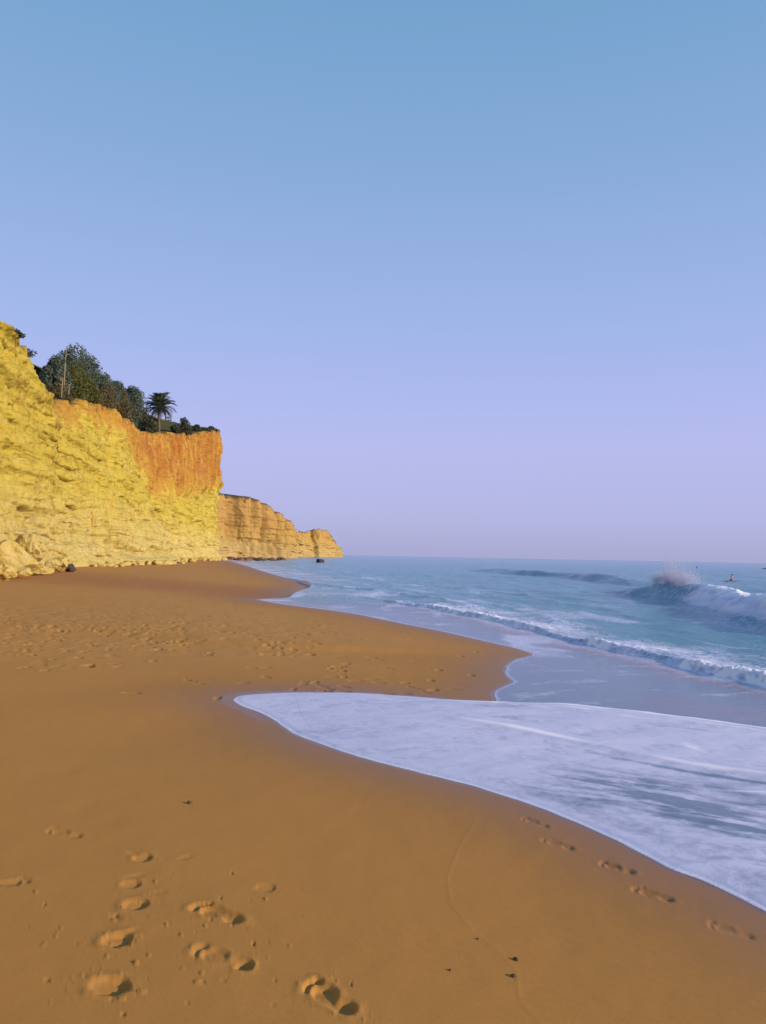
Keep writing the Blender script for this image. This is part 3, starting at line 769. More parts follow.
def far_pt(px, D): return ((px - 383) / F * D, D)
far_st = []
for px, D, top, red in ((262, 690, 17, .5), (285, 630, 17, .5), (294, 590, 17.0, .6), (298, 598, 18.6, .6), (303, 612, 19.2, .6), (307, 628, 18.4, .6), (309.5, 648, 19.5, .5), (313, 658, 21.6, .5), (316, 657, 22.6, .4),
                        (320, 655.5, 22.6, .5), (324, 668, 23.2, .6), (330, 680, 21.7, .6), (335, 700, 16.5, .4), (339, 722, 11.0, .3), (342.5, 742, 5.6, .3), (343, 750, 4, .2), (335, 765, 6, .2), (310, 780, 9, .2), (270, 790, 12, .2)):
    x, y = far_pt(px, D); far_st.append((x, y, -1, top, 1.2, 3.4, 11.0, red))
_sp = [far_pt(px, D) + (z,) for px, D, z in ((262, 740, 17), (285, 720, 19), (303, 690, 20.0), (312, 720, 23.5), (320, 712, 24.0), (329, 718, 22.5), (336, 735, 14), (341, 748, 6))]
def far_spine(x, y):
    P = np.array(_sp); px_ = 383 + F * x / y
    o_ = 383 + F * P[:, 0] / P[:, 1]
    return tuple(np.interp(px_, o_, P[:, k]) for k in range(3))
far_head, FH = cliff("headland", far_st, 420, 90, ROCK_FAR, fs=2.2, amp=1.25, flute=1.3, sm=11., seed=57., plate=(1, 3, 6, 8), spine=far_spine)
tag(far_head, "farthest rocky point with one shaded face ending at the horizon", "headland", kind="structure")

# ------------------------------------------------------------------ rocks
def rock_mat(name, a, b, dark):
    m, nt, out = new_mat(name); t = NT(nt); p = t.pos()
    c = t.mix(t.maprange(t.noise(1.6, 6, .65, p), .35, .65), a, b)
    c = t.mix(t.math('MULTIPLY', t.maprange(t.noise(4.5, 5, .7, p), .55, .7), .5), c, dark)
    bs = t.bsdf(c, .95, .1, t.bump(t.noise(5, 8, .7, p), .7, .12))
    nt.links.new(bs.outputs[0], out.inputs[0]); return m
BOULDER = rock_mat("boulder_stone", (.45, .335, .085), (.49, .38, .17), (.24, .15, .06))
REDROCK = rock_mat("reef_stone", (.20, .095, .065), (.15, .08, .065), (.07, .045, .045))
DARKROCK = rock_mat("dark_stone", (.060, .045, .055), (.09, .06, .065), (.03, .025, .03))

def ico(sub):
    import bmesh
    bm = bmesh.new(); bmesh.ops.create_icosphere(bm, subdivisions=sub, radius=1.0)
    V = np.array([v.co[:] for v in bm.verts]); Fc = np.array([[v.index for v in f.verts] for f in bm.faces]); bm.free()
    return V, Fc
ICO4, ICO3, ICO2 = ico(4), ico(3), ico(2)

def boulder(name, loc, size, mat, seed, sub=4, rz=0.0):
    V, Fc = {4: ICO4, 3: ICO3, 2: ICO2}[sub]
    r = np.random.default_rng(seed)
    P = V.copy()
    for k in range(9):                                        # chop flat faces
        n = r.normal(size=3); n /= np.linalg.norm(n); c = r.uniform(.55, .85)
        d = P @ n - c
        P = P - np.maximum(d, 0)[:, None] * n * .92
    P = P * (1 + .17 * fbm(V[:, 0] * 1.6 + seed, V[:, 1] * 1.6, V[:, 2] * 1.6, 4))[:, None]
    P = P * np.array(size)
    o = np_mesh(name, P, Fc, mat, smooth=(sub < 4))
    o.location = (loc[0], loc[1], loc[2]); o.rotation_euler = (r.uniform(-.25, .25), r.uniform(-.25, .25), rz or r.uniform(0, 6.2))
    return o

def ground_at(x, y):
    z, _ = base_ground(np.array([float(x)]), np.array([float(y)])); return float(z[0])

def cliff_foot(px):
    """a spot of beach just in front of the cliff's base in the given direction"""
    B = NC['base']; q = []
    for (x, y, z) in B[::2]:
        if y > 20: q.append((abs(383 + F * x / y - px), x, y))
    q.sort(); return q[0][1], q[0][2]

big_rocks = [
    (14, 561, 46.5, (1.55, 1.2, 1.25), "large pale boulder with a flat sunlit face at the left end of the cliff foot"),
    (2, 571, 43.5, (1.1, .8, .55), "low cracked yellow boulder in front of the large pale boulder at the frame edge"),
    (3, 543, 49.5, (1.2, .9, .9), "rounded yellow boulder piled up behind the large pale boulder"),
    (27, 552, 51.0, (1.35, 1.0, 1.15), "tall tan boulder leaning on the cliff right of the large pale boulder"),
    (34, 566, 47.5, (.95, .6, .38), "flat yellow slab lying right of the large pale boulder"),
    (52, 565, 52.0, (.55, .5, .40), "small tan boulder with a dark hollow under it beside the flat slab"),
    (60, 564.5, 53.5, (.65, .5, .5), "pale lumpy boulder left of the dark purple stone"),
    (22, 570, 45.0, (.7, .5, .30), "broken yellow chunk sunk in sand below the flat slab"),
    (44, 568.5, 48.5, (.6, .4, .22), "thin yellow shard half buried in sand between slab and small tan boulder"),
]
for k, (px, py, D, sz, lab) in enumerate(big_rocks):
    p = at(px, py, D)
    z = max(ground_at(p[0], p[1]) + sz[2] * .45, min(p[2], ground_at(p[0], p[1]) + sz[2] * 1.2))
    tag(boulder("boulder", (p[0], p[1], z), sz, BOULDER, 40 + k), lab, "boulder", "boulders fallen at the cliff foot")
p = at(70, 562.5, 55)
tag(boulder("boulder", (p[0], p[1], ground_at(p[0], p[1]) + .28), (.48, .46, .40), DARKROCK, 77), "dark purple rounded stone at the foot of the yellow cliff", "boulder", "boulders fallen at the cliff foot")
rr = np.random.default_rng(5)
for k in range(64):
    px = rr.uniform(92, 228)
    x, y = cliff_foot(px)
    if y > 193: y = 193
    x += rr.uniform(.3, 2.2); s_ = rr.uniform(.22, .62) * (y / 100) ** .7
    tag(boulder("fallen_rock", (x, y, max(ground_at(x, y), SEA) + s_ * .25), (s_ * rr.uniform(.9, 1.6), s_ * rr.uniform(.8, 1.3), s_ * rr.uniform(.5, .9)), BOULDER, 200 + k, 3),
        "small yellow fallen rock in the rubble strip along the cliff foot", "rock", "fallen rocks along the cliff foot")
for k in range(46):
    px = rr.uniform(216, 284); D = rr.uniform(200, 262) + (px - 222) * .6
    d = ray(px, 558); s_ = rr.uniform(.35, 1.0)
    tag(boulder("reef_rock", (d[0] * D, D, SEA + s_ * .15), (s_ * rr.uniform(1.3, 2.6), s_ * rr.uniform(1, 2), s_ * rr.uniform(.5, 1.0)), REDROCK, 300 + k, 3),
        "low reddish reef rock at the waterline below the pale headland", "rock", "reddish reef rocks below the headland")
x, y = sea_hit(320, 562.5)
tag(boulder("sea_rock", (x, y, SEA + .15), (1.3, 1.1, .85), DARKROCK, 901), "lone dark rounded rock standing in the sea right of the reef", "rock")

PEB = rock_mat("pebble_stone", (.09, .055, .05), (.13, .08, .06), (.05, .03, .03))
for k, (px, py, s_, lab) in enumerate(((516, 961, .011, "small dark pebble lying just above the other on the swash mark"), (514, 977, .012, "small dark pebble lower of the two on the swash mark"),
                                       (450, 971, .006, "tiny dark pebble alone left of the swash mark"), (478, 939, .006, "tiny dark pebble on the upper bend of the swash mark"),
                                       (190, 804, .016, "small dark stone alone on smooth sand above the footprints"))):
    x, y = hit(px, py)
    tag(boulder("pebble", (x, y, ground_at(x, y) + s_ * .3), (s_ * 1.3, s_, s_ * .7), PEB, 500 + k, 2), lab, "pebble", "pebbles on the sand")

# ------------------------------------------------------------------ plants
def leaf_mat(name, dark, light, tip=None):
    m, nt, out = new_mat(name); t = NT(nt); p = t.pos()
    c = t.mix(t.maprange(t.noise(.9, 4, .6, p), .35, .65), dark, light)
    c = t.mix(t.math('MULTIPLY', t.maprange(t.noise(9, 2, .5, p), .5, .75), .5), c, tip or tuple(1.5 * v for v in light))
    b = t.bsdf(c, .7, .25)
    tl = t.n('BsdfTranslucent'); t.set(tl, 'Color', c); mx = t.n('MixShader'); mx.inputs[0].default_value = .42
    nt.links.new(b.outputs[0], mx.inputs[1]); nt.links.new(tl.outputs[0], mx.inputs[2]); nt.links.new(mx.outputs[0], out.inputs[0]); return m
PINE = leaf_mat("pine_needles", (.095, .122, .105), (.13, .16, .12))
OLIVE = leaf_mat("olive_leaves", (.075, .086, .024), (.140, .140, .038))
DUSTY = leaf_mat("dusty_leaves", (.10, .085, .045), (.19, .140, .065))
SCRUB = leaf_mat("scrub_leaves", (.055, .066, .048), (.09, .10, .062))
PALMLEAF = leaf_mat("palm_leaflets", (.060, .080, .055), (.10, .12, .075))
m, nt, out = new_mat("bark"); t = NT(nt); p = t.pos()
b = t.bsdf(t.mix(t.noise(6, 5, .6, t.scaled(p, (1, 1, .3))), (.09, .06, .045), (.17, .12, .09)), .95, .1, t.bump(t.noise(12, 4, .6, p), .6, .05)); nt.links.new(b.outputs[0], out.inputs[0]); BARK = m
m, nt, out = new_mat("dry_stalk"); t = NT(nt); p = t.pos()
b = t.bsdf(t.mix(t.noise(8, 4, .6, p), (.22, .17, .11), (.32, .26, .18)), .9, .1); nt.links.new(b.outputs[0], out.inputs[0]); STALK = m

def tube(pts, rad, sides=8):
    pts = np.array(pts, float); n = len(pts); V = []; Fc = []
    for i, p in enumerate(pts):
        d = pts[min(i + 1, n - 1)] - pts[max(i - 1, 0)]; d /= np.linalg.norm(d) + 1e-9
        a = np.cross(d, [0.3, 1, 0.1]); a /= np.linalg.norm(a); b = np.cross(d, a)
        for k in range(sides):
            w = 2 * math.pi * k / sides; V.append(p + rad[i] * (a * math.cos(w) + b * math.sin(w)))
    for i in range(n - 1):
        for k in range(sides):
            k2 = (k + 1) % sides; Fc.append((i * sides + k, i * sides + k2, (i + 1) * sides + k2, (i + 1) * sides + k))
    Fc.append(tuple(range(sides))[::-1]); Fc.append(tuple((n - 1) * sides + k for k in range(sides)))
    return V, Fc

def join(parts):
    V, Fc = [], []
    for v, f in parts:
        o = len(V); V += list(v); Fc += [tuple(i + o for i in q) for q in f]
    return V, Fc

def leaf_cloud(clumps, n, size, r, flat=.0):
    """leaf quads spread through the outer part of each clump: (centre, radii)"""
    vol = np.array([c[1][0] * c[1][1] + c[1][1] * c[1][2] for c in clumps]); pick = r.choice(len(clumps), n, p=vol / vol.sum())
    C = np.array([c[0] for c in clumps])[pick]; Rr = np.array([c[1] for c in clumps])[pick]
    d = r.normal(size=(n, 3)); d /= np.linalg.norm(d, axis=1)[:, None]
    rad = r.uniform(.45, 1.0, n) ** .6 * (1 + .22 * fbm(d[:, 0] * 2.5 + C[:, 0], d[:, 1] * 2.5 + C[:, 1], d[:, 2] * 2.5 + C[:, 2], 3))
    P = C + d * Rr * rad[:, None]
    nrm = d + .8 * r.normal(size=(n, 3)); nrm /= np.linalg.norm(nrm, axis=1)[:, None]
    a = np.cross(nrm, r.normal(size=(n, 3))); a /= np.linalg.norm(a, axis=1)[:, None]; b = np.cross(nrm, a)
    sz = size * r.uniform(.55, 1.35, n)[:, None]
    Vq = np.stack([P - a * sz, P + b * sz * .42, P + a * sz, P - b * sz * .42], 1).reshape(-1, 3)
    return Vq, np.arange(4 * n).reshape(-1, 4)

def tree(name, loc, height, width, mat, label, cat, group, seed, leaves=4200, leaf=.20, trunk_h=.35, flat=.8, depth=None, bush=False):
    r = np.random.default_rng(seed); depth = depth or width
    root = empty(name, loc)
    parts = []; cl = []
    th = height * trunk_h
    if bush:
        nb = 7
    else:
        nb = 8
    lean = r.normal(size=2) * .05 * height
    trunk_pts = [(0, 0, -.6), (lean[0] * .2, lean[1] * .2, th * .5), (lean[0] * .6, lean[1] * .6, th), (lean[0], lean[1], height * .72)]
    r0_ = .045 * height if not bush else .03 * height
    parts.append(tube(trunk_pts, [r0_, r0_ * .8, r0_ * .6, r0_ * .22]))
    for k in range(nb):
        an = 2 * math.pi * (k + r.uniform(-.3, .3)) / nb; rr_ = r.uniform(.45, .8) if k % 3 else r.uniform(.05, .3)
        hz = th + (height - th) * r.uniform(.28, .78)
        if rr_ > .6: hz = th + (height - th) * r.uniform(.2, .55)
        if bush: hz = height * r.uniform(.12, .66)
        c = np.array([math.cos(an) * rr_ * width * .5, math.sin(an) * rr_ * depth * .5, hz])
        s_ = r.uniform(.24, .36)
        cl.append((c, (width * s_, depth * s_, (height - th) * s_ * flat)))
        st_ = np.array(trunk_pts[2 if k % 2 else 1]); mid = (st_ + c) / 2 + np.array([0, 0, -.08 * height])
        parts.append(tube([st_, mid, c], [r0_ * .45, r0_ * .3, r0_ * .1], 6))
    cl.append((np.array([lean[0], lean[1], height * .80]), (width * .26, depth * .26, height * .2 * flat)))
    V, Fc = join(parts)
    mesh_obj("trunk" if not bush else "stem", V, Fc, BARK, root)
    V, Fc = leaf_cloud(cl, leaves, leaf, r)
    np_mesh("crown" if not bush else "foliage", V, Fc, mat, smooth=False, parent=root)
    tag(root, label, cat, group)
    return root

G = NC['grid']; NR = NC['nrow']
_top = NC['top']; _n = NC['n']
def plateau(px, back, Drange=(62, 200)):
    """a spot on the clifftop `back` metres behind the edge, seen in the given direction; z from the clifftop rows"""
    best = None
    plate = np.array([0, 1.2, 3, 7, 14, 30, 70.])
    for j in range(len(_top)):
        e = _top[j]
        if not (Drange[0] < e[1] < Drange[1]): continue
        x, y = e[0] - _n[j, 0] * back, e[1] - _n[j, 1] * back
        c = abs(383 + F * x / y + 2.6 - px)
        if best is None or c < best[0]:
            z = np.interp(back, plate, np.concatenate([[e[2]], G[NR:, j, 2]]))
            best = (c, x, y, z)
    return best[1:]

trees = [
    # px centre, top y px, px width, distance behind the edge, material, label
    (53, 357, 20, 3.6, PINE, "dark tree at the left end of the clifftop grove, next to the yellow bluff"),
    (66, 351, 32, 6.5, PINE, "tallest dark domed tree of the clifftop grove, behind the olive bush"),
    (83, 360, 32, 6.0, PINE, "dark domed tree right of the tallest one in the clifftop grove"),
    (99, 374, 26, 4.2, PINE, "dark tree in the dip of the grove between the dome and the right-hand trees"),
    (115, 381, 24, 3.6, PINE, "dark bushy tree above the orange cliff, second from the right of the grove"),
    (130, 389, 22, 3.0, PINE, "dark tree at the right end of the grove, nearest to the palm"),
]
tree_spots = []
for k, (px, ty, pw, back, mt, lab) in enumerate(trees):
    x, y, z = plateau(px, back)
    top = at(px, ty, y)[2]; hgt = max(top - z, 2.5); w = pw * y / F
    tree("pine_tree", (x, y, z), hgt, w * 1.15, mt, lab, "tree", "trees of the clifftop grove", 60 + k, leaves=8500, leaf=.19, trunk_h=.12, flat=1.1, depth=w * 1.3)

bushes = [
    (70, 361, 34, 2.2, OLIVE, "broad olive green bush glowing in front of the domed trees"),
    (56, 383, 20, 1.4, DUSTY, "dry brownish bush at the cliff edge under the stalks"),
    (82, 374, 26, 1.6, OLIVE, "olive bush leaning over the orange edge, right of the broad one"),
    (94, 390, 16, 1.2, DUSTY, "dusty thorny bush on the orange cliff edge below the grove"),
    (106, 384, 22, 2.0, DUSTY, "tan twiggy bush under the right-hand trees"),
    (122, 390, 20, 1.6, DUSTY, "dusty olive bush at the edge beneath the tree nearest the palm"),
    (143, 405, 14, 1.8, SCRUB, "dark low bush just left of the palm"),
]
for k, (px, ty, pw, back, mt, lab) in enumerate(bushes):
    x, y, z = plateau(px, back)
    top = at(px, ty, y)[2]; hgt = max(top - z, 1.2); w = pw * y / F
    tree("bush", (x, y, z), hgt, w * 1.1, mt, lab, "bush", "bushes on the cliff edge", 90 + k, leaves=2200, leaf=.17, trunk_h=.1, flat=1.1, bush=True)
low = [(150, 417), (160, 416), (168, 418), (176, 418.5), (184, 419), (190, 423), (197, 424), (204, 426.5), (211, 426.5), (217, 427.5)]
for k, (px, ty) in enumerate(low):
    x, y, z = plateau(px, 1.2)
    top = at(px, ty, y)[2]; hgt = float(np.clip(top - z, .9, 4.5)) * [1, .8, 1.1, .7, 1.15, .75, 1, .9, 1.1, .8][k]; w = [13, 9, 16, 10, 15, 12, 9, 14, 11, 8][k] * y / F
    lab = ("dark scrub bush at the very corner of the orange clifftop" if k == 9 else "dark low scrub bush along the clifftop between palm and corner")
    tree("bush", (x, y, z - .1), hgt, w, SCRUB, lab, "bush", "low scrub along the clifftop", 120 + k, leaves=1500, leaf=.26, trunk_h=.08, flat=1.0, bush=True)
for k, (px, ty, pw, lab) in enumerate(((9, 321, 15, "small grey green shrub on top of the yellow bluff, left of its neighbour"), (19, 324, 22, "wind swept grey green shrub at the brink of the yellow bluff"))):
    x, y, z = plateau(px + 1, .25, (50, 63)); z -= .25
    hgt = .75 + .15 * k
    tree("shrub", (x, y, z), hgt, pw * y / F, SCRUB, lab, "shrub", "shrubs on the yellow bluff", 150 + k, leaves=700, leaf=.10, trunk_h=.15, flat=.9, bush=True)

def stalk(px, ty, back, label, seed):
    r = np.random.default_rng(seed); x, y, z = plateau(px, back); hgt = at(px, ty, y)[2] - z
    root = empty("agave", (x, y, z))
    V, Fc = tube([(0, 0, -.3), (.03, 0, hgt * .5), (.08, .05, hgt)], [.07, .055, .03], 6)
    parts = [(V, Fc)]
    for k in range(9):
        h0 = hgt * (.72 + .03 * k); an = r.uniform(0, 6.28); l = .5 * (1 - k / 14)
        parts.append(tube([(.06, .03, h0), (.06 + math.cos(an) * l, .03 + math.sin(an) * l, h0 + .18)], [.02, .035], 5))
    V, Fc = join(parts); mesh_obj("flower_stalk", V, Fc, STALK, root)
    parts = []
    for k in range(16):
        an = 6.28 * k / 16 + r.uniform(-.15, .15); l = r.uniform(.7, 1.1); el = r.uniform(.3, 1.1); q = []
        for i, (u, w) in enumerate(((0, .07), (.4, .10), (.8, .06), (1, .004))):
            c = np.array([math.cos(an) * l * u * math.cos(el), math.sin(an) * l * u * math.cos(el), l * u * math.sin(el) - .1 * u * u]); sv = np.array([-math.sin(an), math.cos(an), 0])
            q += [c - sv * w, c + np.array([0, 0, -.03]), c + sv * w]
        f = []
        for i in range(3): f += [(3 * i, 3 * i + 1, 3 * i + 4, 3 * i + 3), (3 * i + 1, 3 * i + 2, 3 * i + 5, 3 * i + 4)]
        parts.append((q, f))
    V, Fc = join(parts); mesh_obj("rosette", V, Fc, SCRUB, root)
    tag(root, label, "agave", "dry agaves at the grove edge")
stalk(60, 346, 1.0, "tall dry agave stalk standing in front of the dark grove", 5)
stalk(58.5, 378, .8, "shorter leaning agave stalk at the foot of the tall one", 6)
stalk(66, 384, .8, "short dry agave stalk right of the tall one, at the orange edge", 8)

# palm
def frond_mesh(seed):
    r = np.random.default_rng(seed); L = 2.6; n = 16
    pts = []
    for i in range(n + 1):
        u = i / n; pts.append(np.array([L * (u - .16 * u ** 3), 0, .55 * u - 1.25 * u ** 2.4]))
    parts = [tube(pts[::2], list(np.linspace(.045, .008, len(pts[::2]))), 5)]
    V, Fc = [], []
    for i in range(2, n + 1):
        for sd in (-1, 1):
            for q in (0., .5):
                u = min((i + q) / n, 1); c = np.array([L * (u - .16 * u ** 3), 0, .55 * u - 1.25 * u ** 2.4])
                l = .62 * math.sin(math.pi * min(.12 + u * .80, 1)) + .12
                tip = c + np.array([.55 * l, sd * .78 * l, -.22 * l + r.uniform(-.06, .06)]); w = np.array([.035, 0, .0]); mdl = (c + tip) / 2 + np.array([0, 0, .04])
                k = len(V); V += [c - w, c + w, mdl + w, tip, mdl - w]; Fc += [(k, k + 1, k + 2, k + 4), (k + 4, k + 2, k + 3)]
    V, Fc = join(parts + [(V, Fc)])
    return V, Fc
x, y, z = plateau(158, 2.2)
top = at(158, 402, y)[2]
root = empty("palm_tree", (x, y, z))
th = top - z - 1.0
V, Fc = tube([(0, 0, -.8), (.05, 0, th * .3), (-.04, .0, th * .7), (0, 0, th)], [.36, .27, .24, .30], 10)
mesh_obj("trunk", V, Fc, BARK, root)
FRM = []
for k in range(3):
    V, Fc = frond_mesh(k); me = bpy.data.meshes.new("frond"); me.from_pydata([tuple(v) for v in V], [], [tuple(f) for f in Fc]); me.update(); me.materials.append(PALMLEAF); FRM.append(me)
r = np.random.default_rng(12)
for k in range(56):
    o = bpy.data.objects.new("frond", FRM[k % 3]); COL.objects.link(o); o.parent = root
    o.location = (0, 0, th - .05); el = [-1.15, -.75, -.35, .05, .4][k % 5] + r.uniform(-.15, .15)
    o.rotation_euler = (r.uniform(-.2, .2), el, k * 2.399); s_ = r.uniform(1.1, 1.5); o.scale = (s_, s_, s_)
tag(root, "palm tree with a round crown standing alone on the orange clifftop", "palm tree")

# ------------------------------------------------------------------ people in the water
def plain(name, col, rough=.6, spec=.3):
    m, nt, out = new_mat(name); t = NT(nt); p = t.pos()
    c = t.mix(t.math('MULTIPLY', t.noise(6, 3, .6, p), .5), col, tuple(.7 * v for v in col))
    b = t.bsdf(c, rough, spec); nt.links.new(b.outputs[0], out.inputs[0]); return m
SKIN = plain("skin", (.50, .27, .18)); HAIR = plain("hair", (.03, .02, .018), .8); NEOP = plain("wetsuit", (.025, .028, .04), .7); BOARD = plain("board_shell", (.17, .16, .22), .35); SHORTS = plain("shorts_cloth", (.06, .05, .10), .8); BOARD2 = plain("pale_board_shell", (.45, .43, .48), .35)

def skinned(name, joints, edges, radii, mat, parent):
    me = bpy.data.meshes.new(name); me.from_pydata(joints, edges, []); me.update()
    o = bpy.data.objects.new(name, me); COL.objects.link(o)
    sk = o.modifiers.new("skin", 'SKIN'); sk.use_smooth_shade = True
    ss_ = o.modifiers.new("sub", 'SUBSURF'); ss_.levels = 2; ss_.render_levels = 2
    lay = me.skin_vertices[0] if len(me.skin_vertices) else None
    if lay:
        for i, q in enumerate(radii):
            lay.data[i].radius = (q, q) if not isinstance(q, tuple) else q
            lay.data[i].use_root = (i == 0)
    dg = bpy.context.evaluated_depsgraph_get(); dg.update()
    me2 = bpy.data.meshes.new_from_object(o.evaluated_get(dg)); me2.name = name
    bpy.data.objects.remove(o, do_unlink=True)
    me2.materials.clear(); me2.materials.append(mat)
    o = bpy.data.objects.new(name, me2); COL.objects.link(o)
    if parent: o.parent = parent
    return o


def board(name, loc, length, width, rz, mat, label):
    nL, nW = 24, 9; V, Fc = [], []
    for side in (1, -1):
        for i in range(nL + 1):
            u = -1 + 2 * i / nL; w = width / 2 * max(1 - abs(u) ** 2.6, 0) ** .6; rk = .10 * max(u, 0) ** 3 + .03 * max(-u, 0) ** 3
            for j in range(nW):
                q = -1 + 2 * j / (nW - 1); V.append((u * length / 2, q * w, rk + side * .05 * (1 - q ** 4) * (1 - u ** 4)))
    o_ = (nL + 1) * nW
    for i in range(nL):
        for j in range(nW - 1):
            a = i * nW + j; Fc.append((a, a + nW, a + nW + 1, a + 1)); a += o_; Fc.append((a, a + 1, a + nW + 1, a + nW))
    root = mesh_obj(name, V, Fc, mat); root.location = loc; root.rotation_euler = (0, 0, rz)
    mesh_obj("fin", [(-length * .42, 0, -.04), (-length * .36, 0, -.04), (-length * .43, 0, -.24), (-length * .42, .012, -.04), (-length * .36, .012, -.04), (-length * .43, .012, -.24)],
             [(0, 1, 2), (5, 4, 3), (0, 3, 4, 1), (1, 4, 5, 2), (2, 5, 3, 0)], mat, root)
    tag(root, label, "surfboard")
    return root

def person_sitting(loc, rz, mat_body, label):
    J = [(0, 0, .14), (0, 0, .36), (.0, 0, .56), (0, 0, .64), (.01, 0, .70), (.02, 0, .82),           # pelvis chest neck head
         (0, .19, .55), (.10, .26, .30), (.27, .20, .13), (.36, .17, .10),                          # left arm to the rail
         (0, -.19, .55), (.10, -.26, .30), (.27, -.20, .13), (.36, -.17, .10),
         (.05, .11, .11), (.42, .28, .12), (.45, .36, -.30),                                       # legs astride
         (.05, -.11, .11), (.42, -.28, .12), (.45, -.36, -.30)]
    E = [(0, 1), (1, 2), (2, 3), (3, 4), (4, 5), (2, 6), (6, 7), (7, 8), (8, 9), (2, 10), (10, 11), (11, 12), (12, 13), (0, 14), (14, 15), (15, 16), (0, 17), (17, 18), (18, 19)]
    Rd = [(.15, .12), (.15, .11), (.15, .11), (.06, .06), (.075, .085), (.085, .10), .06, .045, .035, .035, .06, .045, .035, .035, .09, .065, .04, .09, .065, .04]
    root = skinned("person", J, E, Rd, mat_body, None)
    root.location = loc; root.rotation_euler = (0, 0, rz); root.scale = (.82, .82, .82)
    V, Fc = ICO3; P = V * np.array([.105, .098, .10]); P[:, 2] = np.maximum(P[:, 2], -.035) + .845; P[:, 0] += .0
    np_mesh("hair", P, Fc, HAIR, parent=root)
    tag(root, label, "person")
    return root

def water_z(x, y):
    hh_, *_ = sea_surface(np.array([float(x)]), np.array([float(y)])); return SEA + float(hh_[0])

x, y = sea_hit(732, 581.5)
wz = water_z(x, y)
board("surfboard", (x, y, wz + .06), 2.7, .62, .55, BOARD, "dark board floating under the nearer seated surfer")
pr = person_sitting((x, y, wz + .05), 2.6, SKIN, "bare chested person with dark hair sitting on a dark board beyond the breaking wave")
sh = skinned("shorts", [(0, 0, .14), (0, 0, .22), (.05, .11, .11), (.30, .22, .12), (.05, -.11, .11), (.30, -.22, .12)], [(0, 1), (0, 2), (2, 3), (0, 4), (4, 5)], [(.165, .135), (.155, .12), .105, .09, .105, .09], SHORTS, pr)
x, y = sea_hit(697, 568.5)
wz = water_z(x, y)
board("surfboard", (x, y, wz + .06), 2.4, .58, 1.1, BOARD2, "pale board under the far surfer near the horizon")
person_sitting((x, y, wz + .05), 2.0, NEOP, "tiny person in a black wetsuit sitting on a pale board near the horizon")
x, y = sea_hit(764.5, 569)
wz = water_z(x, y)
board("surfboard", (x, y, wz + .06), 2.6, .6, .05, BOARD, "dark board under the lying surfer at the right picture edge")
J = [(0, 0, .17), (.25, 0, .18), (.42, 0, .20), (.52, 0, .24), (.58, 0, .28), (.66, 0, .33), (.42, .18, .18), (.62, .30, .05), (.80, .28, -.05), (.42, -.18, .18), (.62, -.30, .05), (.80, -.28, -.05),
     (-.08, .09, .15), (-.48, .11, .13), (-.90, .12, .14), (-.08, -.09, .15), (-.48, -.11, .13), (-.90, -.12, .14)]
E = [(0, 1), (1, 2), (2, 3), (3, 4), (4, 5), (2, 6), (6, 7), (7, 8), (2, 9), (9, 10), (10, 11), (0, 12), (12, 13), (13, 14), (0, 15), (15, 16), (16, 17)]
o = skinned("person", J, E, [(.11, .15), (.10, .14), (.10, .14), .06, .08, .095, .06, .045, .035, .06, .045, .035, .085, .06, .04, .085, .06, .04], NEOP, None)
o.location = (x, y, wz + .05); o.rotation_euler = (0, 0, .05)
V, Fc = ICO2; np_mesh("hair", V * .105 + np.array([.65, 0, .36]), Fc, HAIR, parent=o)
tag(o, "person in a dark wetsuit lying flat on a board at the right picture edge", "person")

# ------------------------------------------------------------------ spray of the breaking wave
cx, cy = sea_hit(664, 598)
cx += 1.25
sp_root_z = SEA + .95
r = np.random.default_rng(77)
tv = np.array([(1, 1, 1), (-1, -1, 1), (-1, 1, -1), (1, -1, -1)]) / 1.732; tf_ = np.array([(0, 1, 2), (0, 3, 1), (0, 2, 3), (1, 3, 2)])
jets = [(-1.35, .75, .30, .34), (-.75, 1.15, .34, .40), (-.1, .9, .40, .45), (.45, 1.25, .36, .45), (1.0, 1.1, .30, .36), (1.45, .55, .26, .26), (0, .45, 1.1, .3), (.2, .35, 1.5, .25)]
P_ = []
for (yy, hh_, wy, wz_) in jets:                               # plumes: (along the crest, height, widths)
    n = 11000
    q = np.abs(r.normal(size=n)) * .5; q = np.minimum(q, 1.4)
    P_.append(np.stack([r.normal(size=n) * .32 - .25 * q, yy + r.normal(size=n) * wy * (.5 + .5 * q), hh_ * q * (.6 + .5 * r.random(n)) * 1.15 + r.normal(size=n) * .07], -1))
u = np.concatenate(P_); n = len(u)
keep_ = fbm(u[:, 0] * 1.6, u[:, 1] * 1.6, u[:, 2] * 1.6, 3) + .42 - .25 * u[:, 2] > r.random(n) * .7
u = u[keep_]; n = len(u)
u = u * np.array([1.15, 1.2, 1.2]) + np.array([-.35, .3, 0]); sz = r.uniform(.007, .017, n)
Vd = (u[:, None, :] + sz[:, None, None] * tv[None]).reshape(-1, 3); Qd = (np.arange(n)[:, None, None] * 4 + tf_[None]).reshape(-1, 3)
m, nt, out = new_mat("spray_drops"); t = NT(nt); b = t.bsdf((.84, .86, 1.0), .6, .4)
tl = t.n('BsdfTranslucent'); t.set(tl, 'Color', (.84, .85, 1.0)); mx = t.n('MixShader'); mx.inputs[0].default_value = .62
nt.links.new(b.outputs[0], mx.inputs[1]); nt.links.new(tl.outputs[0], mx.inputs[2]); nt.links.new(mx.outputs[0], out.inputs[0])
dr = np_mesh("sea_spray", Vd, Qd, m, smooth=True); dr.location = (cx, cy, sp_root_z - .25)
tag(dr, "pinkish white burst of spray thrown up over the crest of the breaking wave", "spray", kind="stuff")

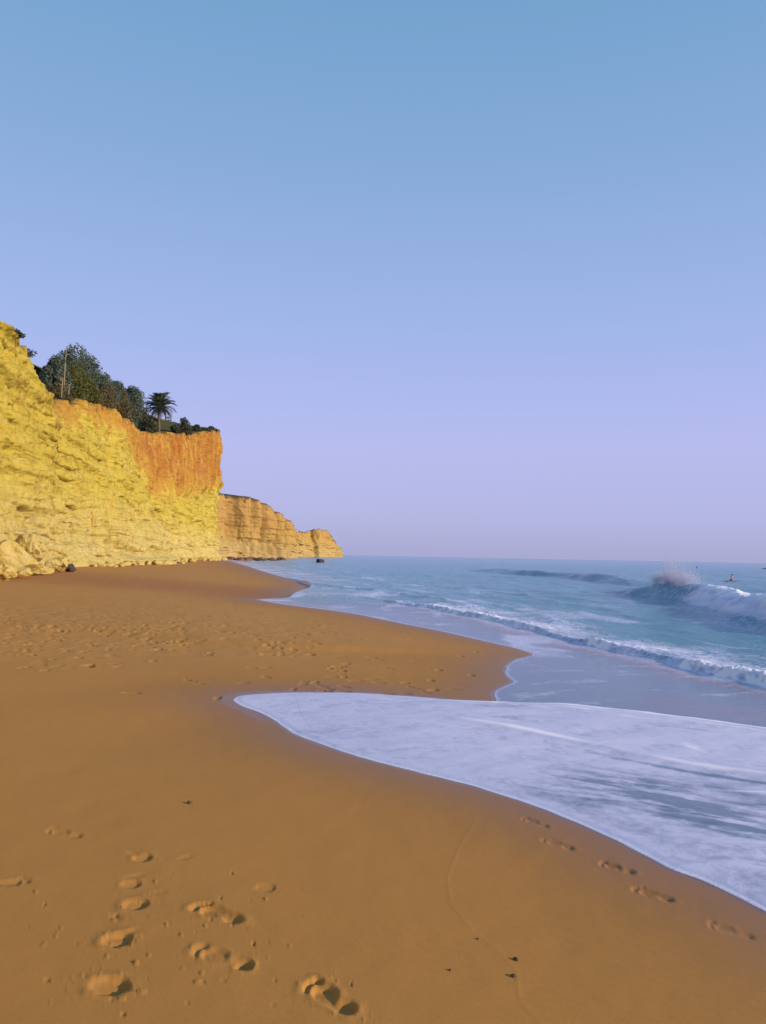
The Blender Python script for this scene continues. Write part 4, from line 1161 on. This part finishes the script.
# ------------------------------------------------------------------ light
EL = math.radians(16)
AZ = math.radians(113.0)                        # clockwise from the view direction: from the sea, a little behind
to_sun = Vector((math.sin(AZ) * math.cos(EL), math.cos(AZ) * math.cos(EL), math.sin(EL)))
sd_ = bpy.data.lights.new("sun", 'SUN'); sd_.energy = 3.6; sd_.angle = math.radians(.6); sd_.color = (1.0, .82, .57)
so = bpy.data.objects.new("sun", sd_); COL.objects.link(so)
so.rotation_euler = to_sun.to_track_quat('Z', 'Y').to_euler(); so.location = (40, -30, 30)

world = bpy.data.worlds.new("World"); scene.world = world; world.use_nodes = True
nt = world.node_tree; nt.nodes.clear(); t = NT(nt)
wo = nt.nodes.new('ShaderNodeOutputWorld'); bg = nt.nodes.new('ShaderNodeBackground')
sky = t.n('TexSky'); sky.sky_type = 'NISHITA'; sky.sun_disc = False; sky.sun_elevation = EL; sky.sun_rotation = AZ; sky.air_density = 1.2; sky.dust_density = 1.0
gen = t.n('TexCoord').outputs['Generated']; sx = t.n('SeparateXYZ'); t.set(sx, 0, gen)
K = 10.0 / 1.0
def lin(r, g, b):
    f = lambda c: ((c / 255 + .055) / 1.055) ** 2.4 if c > 10 else c / 255 / 12.92
    return (f(r), f(g), f(b))
# tint of the evening air by height above the horizon
stops = [(0.0, lin(170, 172, 216)), (.05, lin(178, 181, 231)), (.14, lin(184, 188, 242)), (.28, lin(163, 184, 238)), (.45, lin(138, 174, 222)), (.62, lin(114, 163, 208)), (1.0, lin(85, 140, 190))]
grad = t.ramp(sx.outputs[2], stops)
tint = t.n('VectorMath', operation='SCALE'); t.set(tint, 0, grad); tint.inputs['Scale'].default_value = 6.45
mixn = t.mix(.92, sky.outputs[0], tint.outputs[0])
nt.links.new(mixn, bg.inputs['Color']); bg.inputs['Strength'].default_value = .1
nt.links.new(bg.outputs[0], wo.inputs[0])

scene.view_settings.view_transform = 'Standard'; scene.view_settings.look = 'None'
scene.view_settings.gamma = 1.0; scene.view_settings.exposure = 0.62
scene.view_settings.use_curve_mapping = False
scene.cycles.volume_bounces = 2
scene.cycles.use_denoising = True
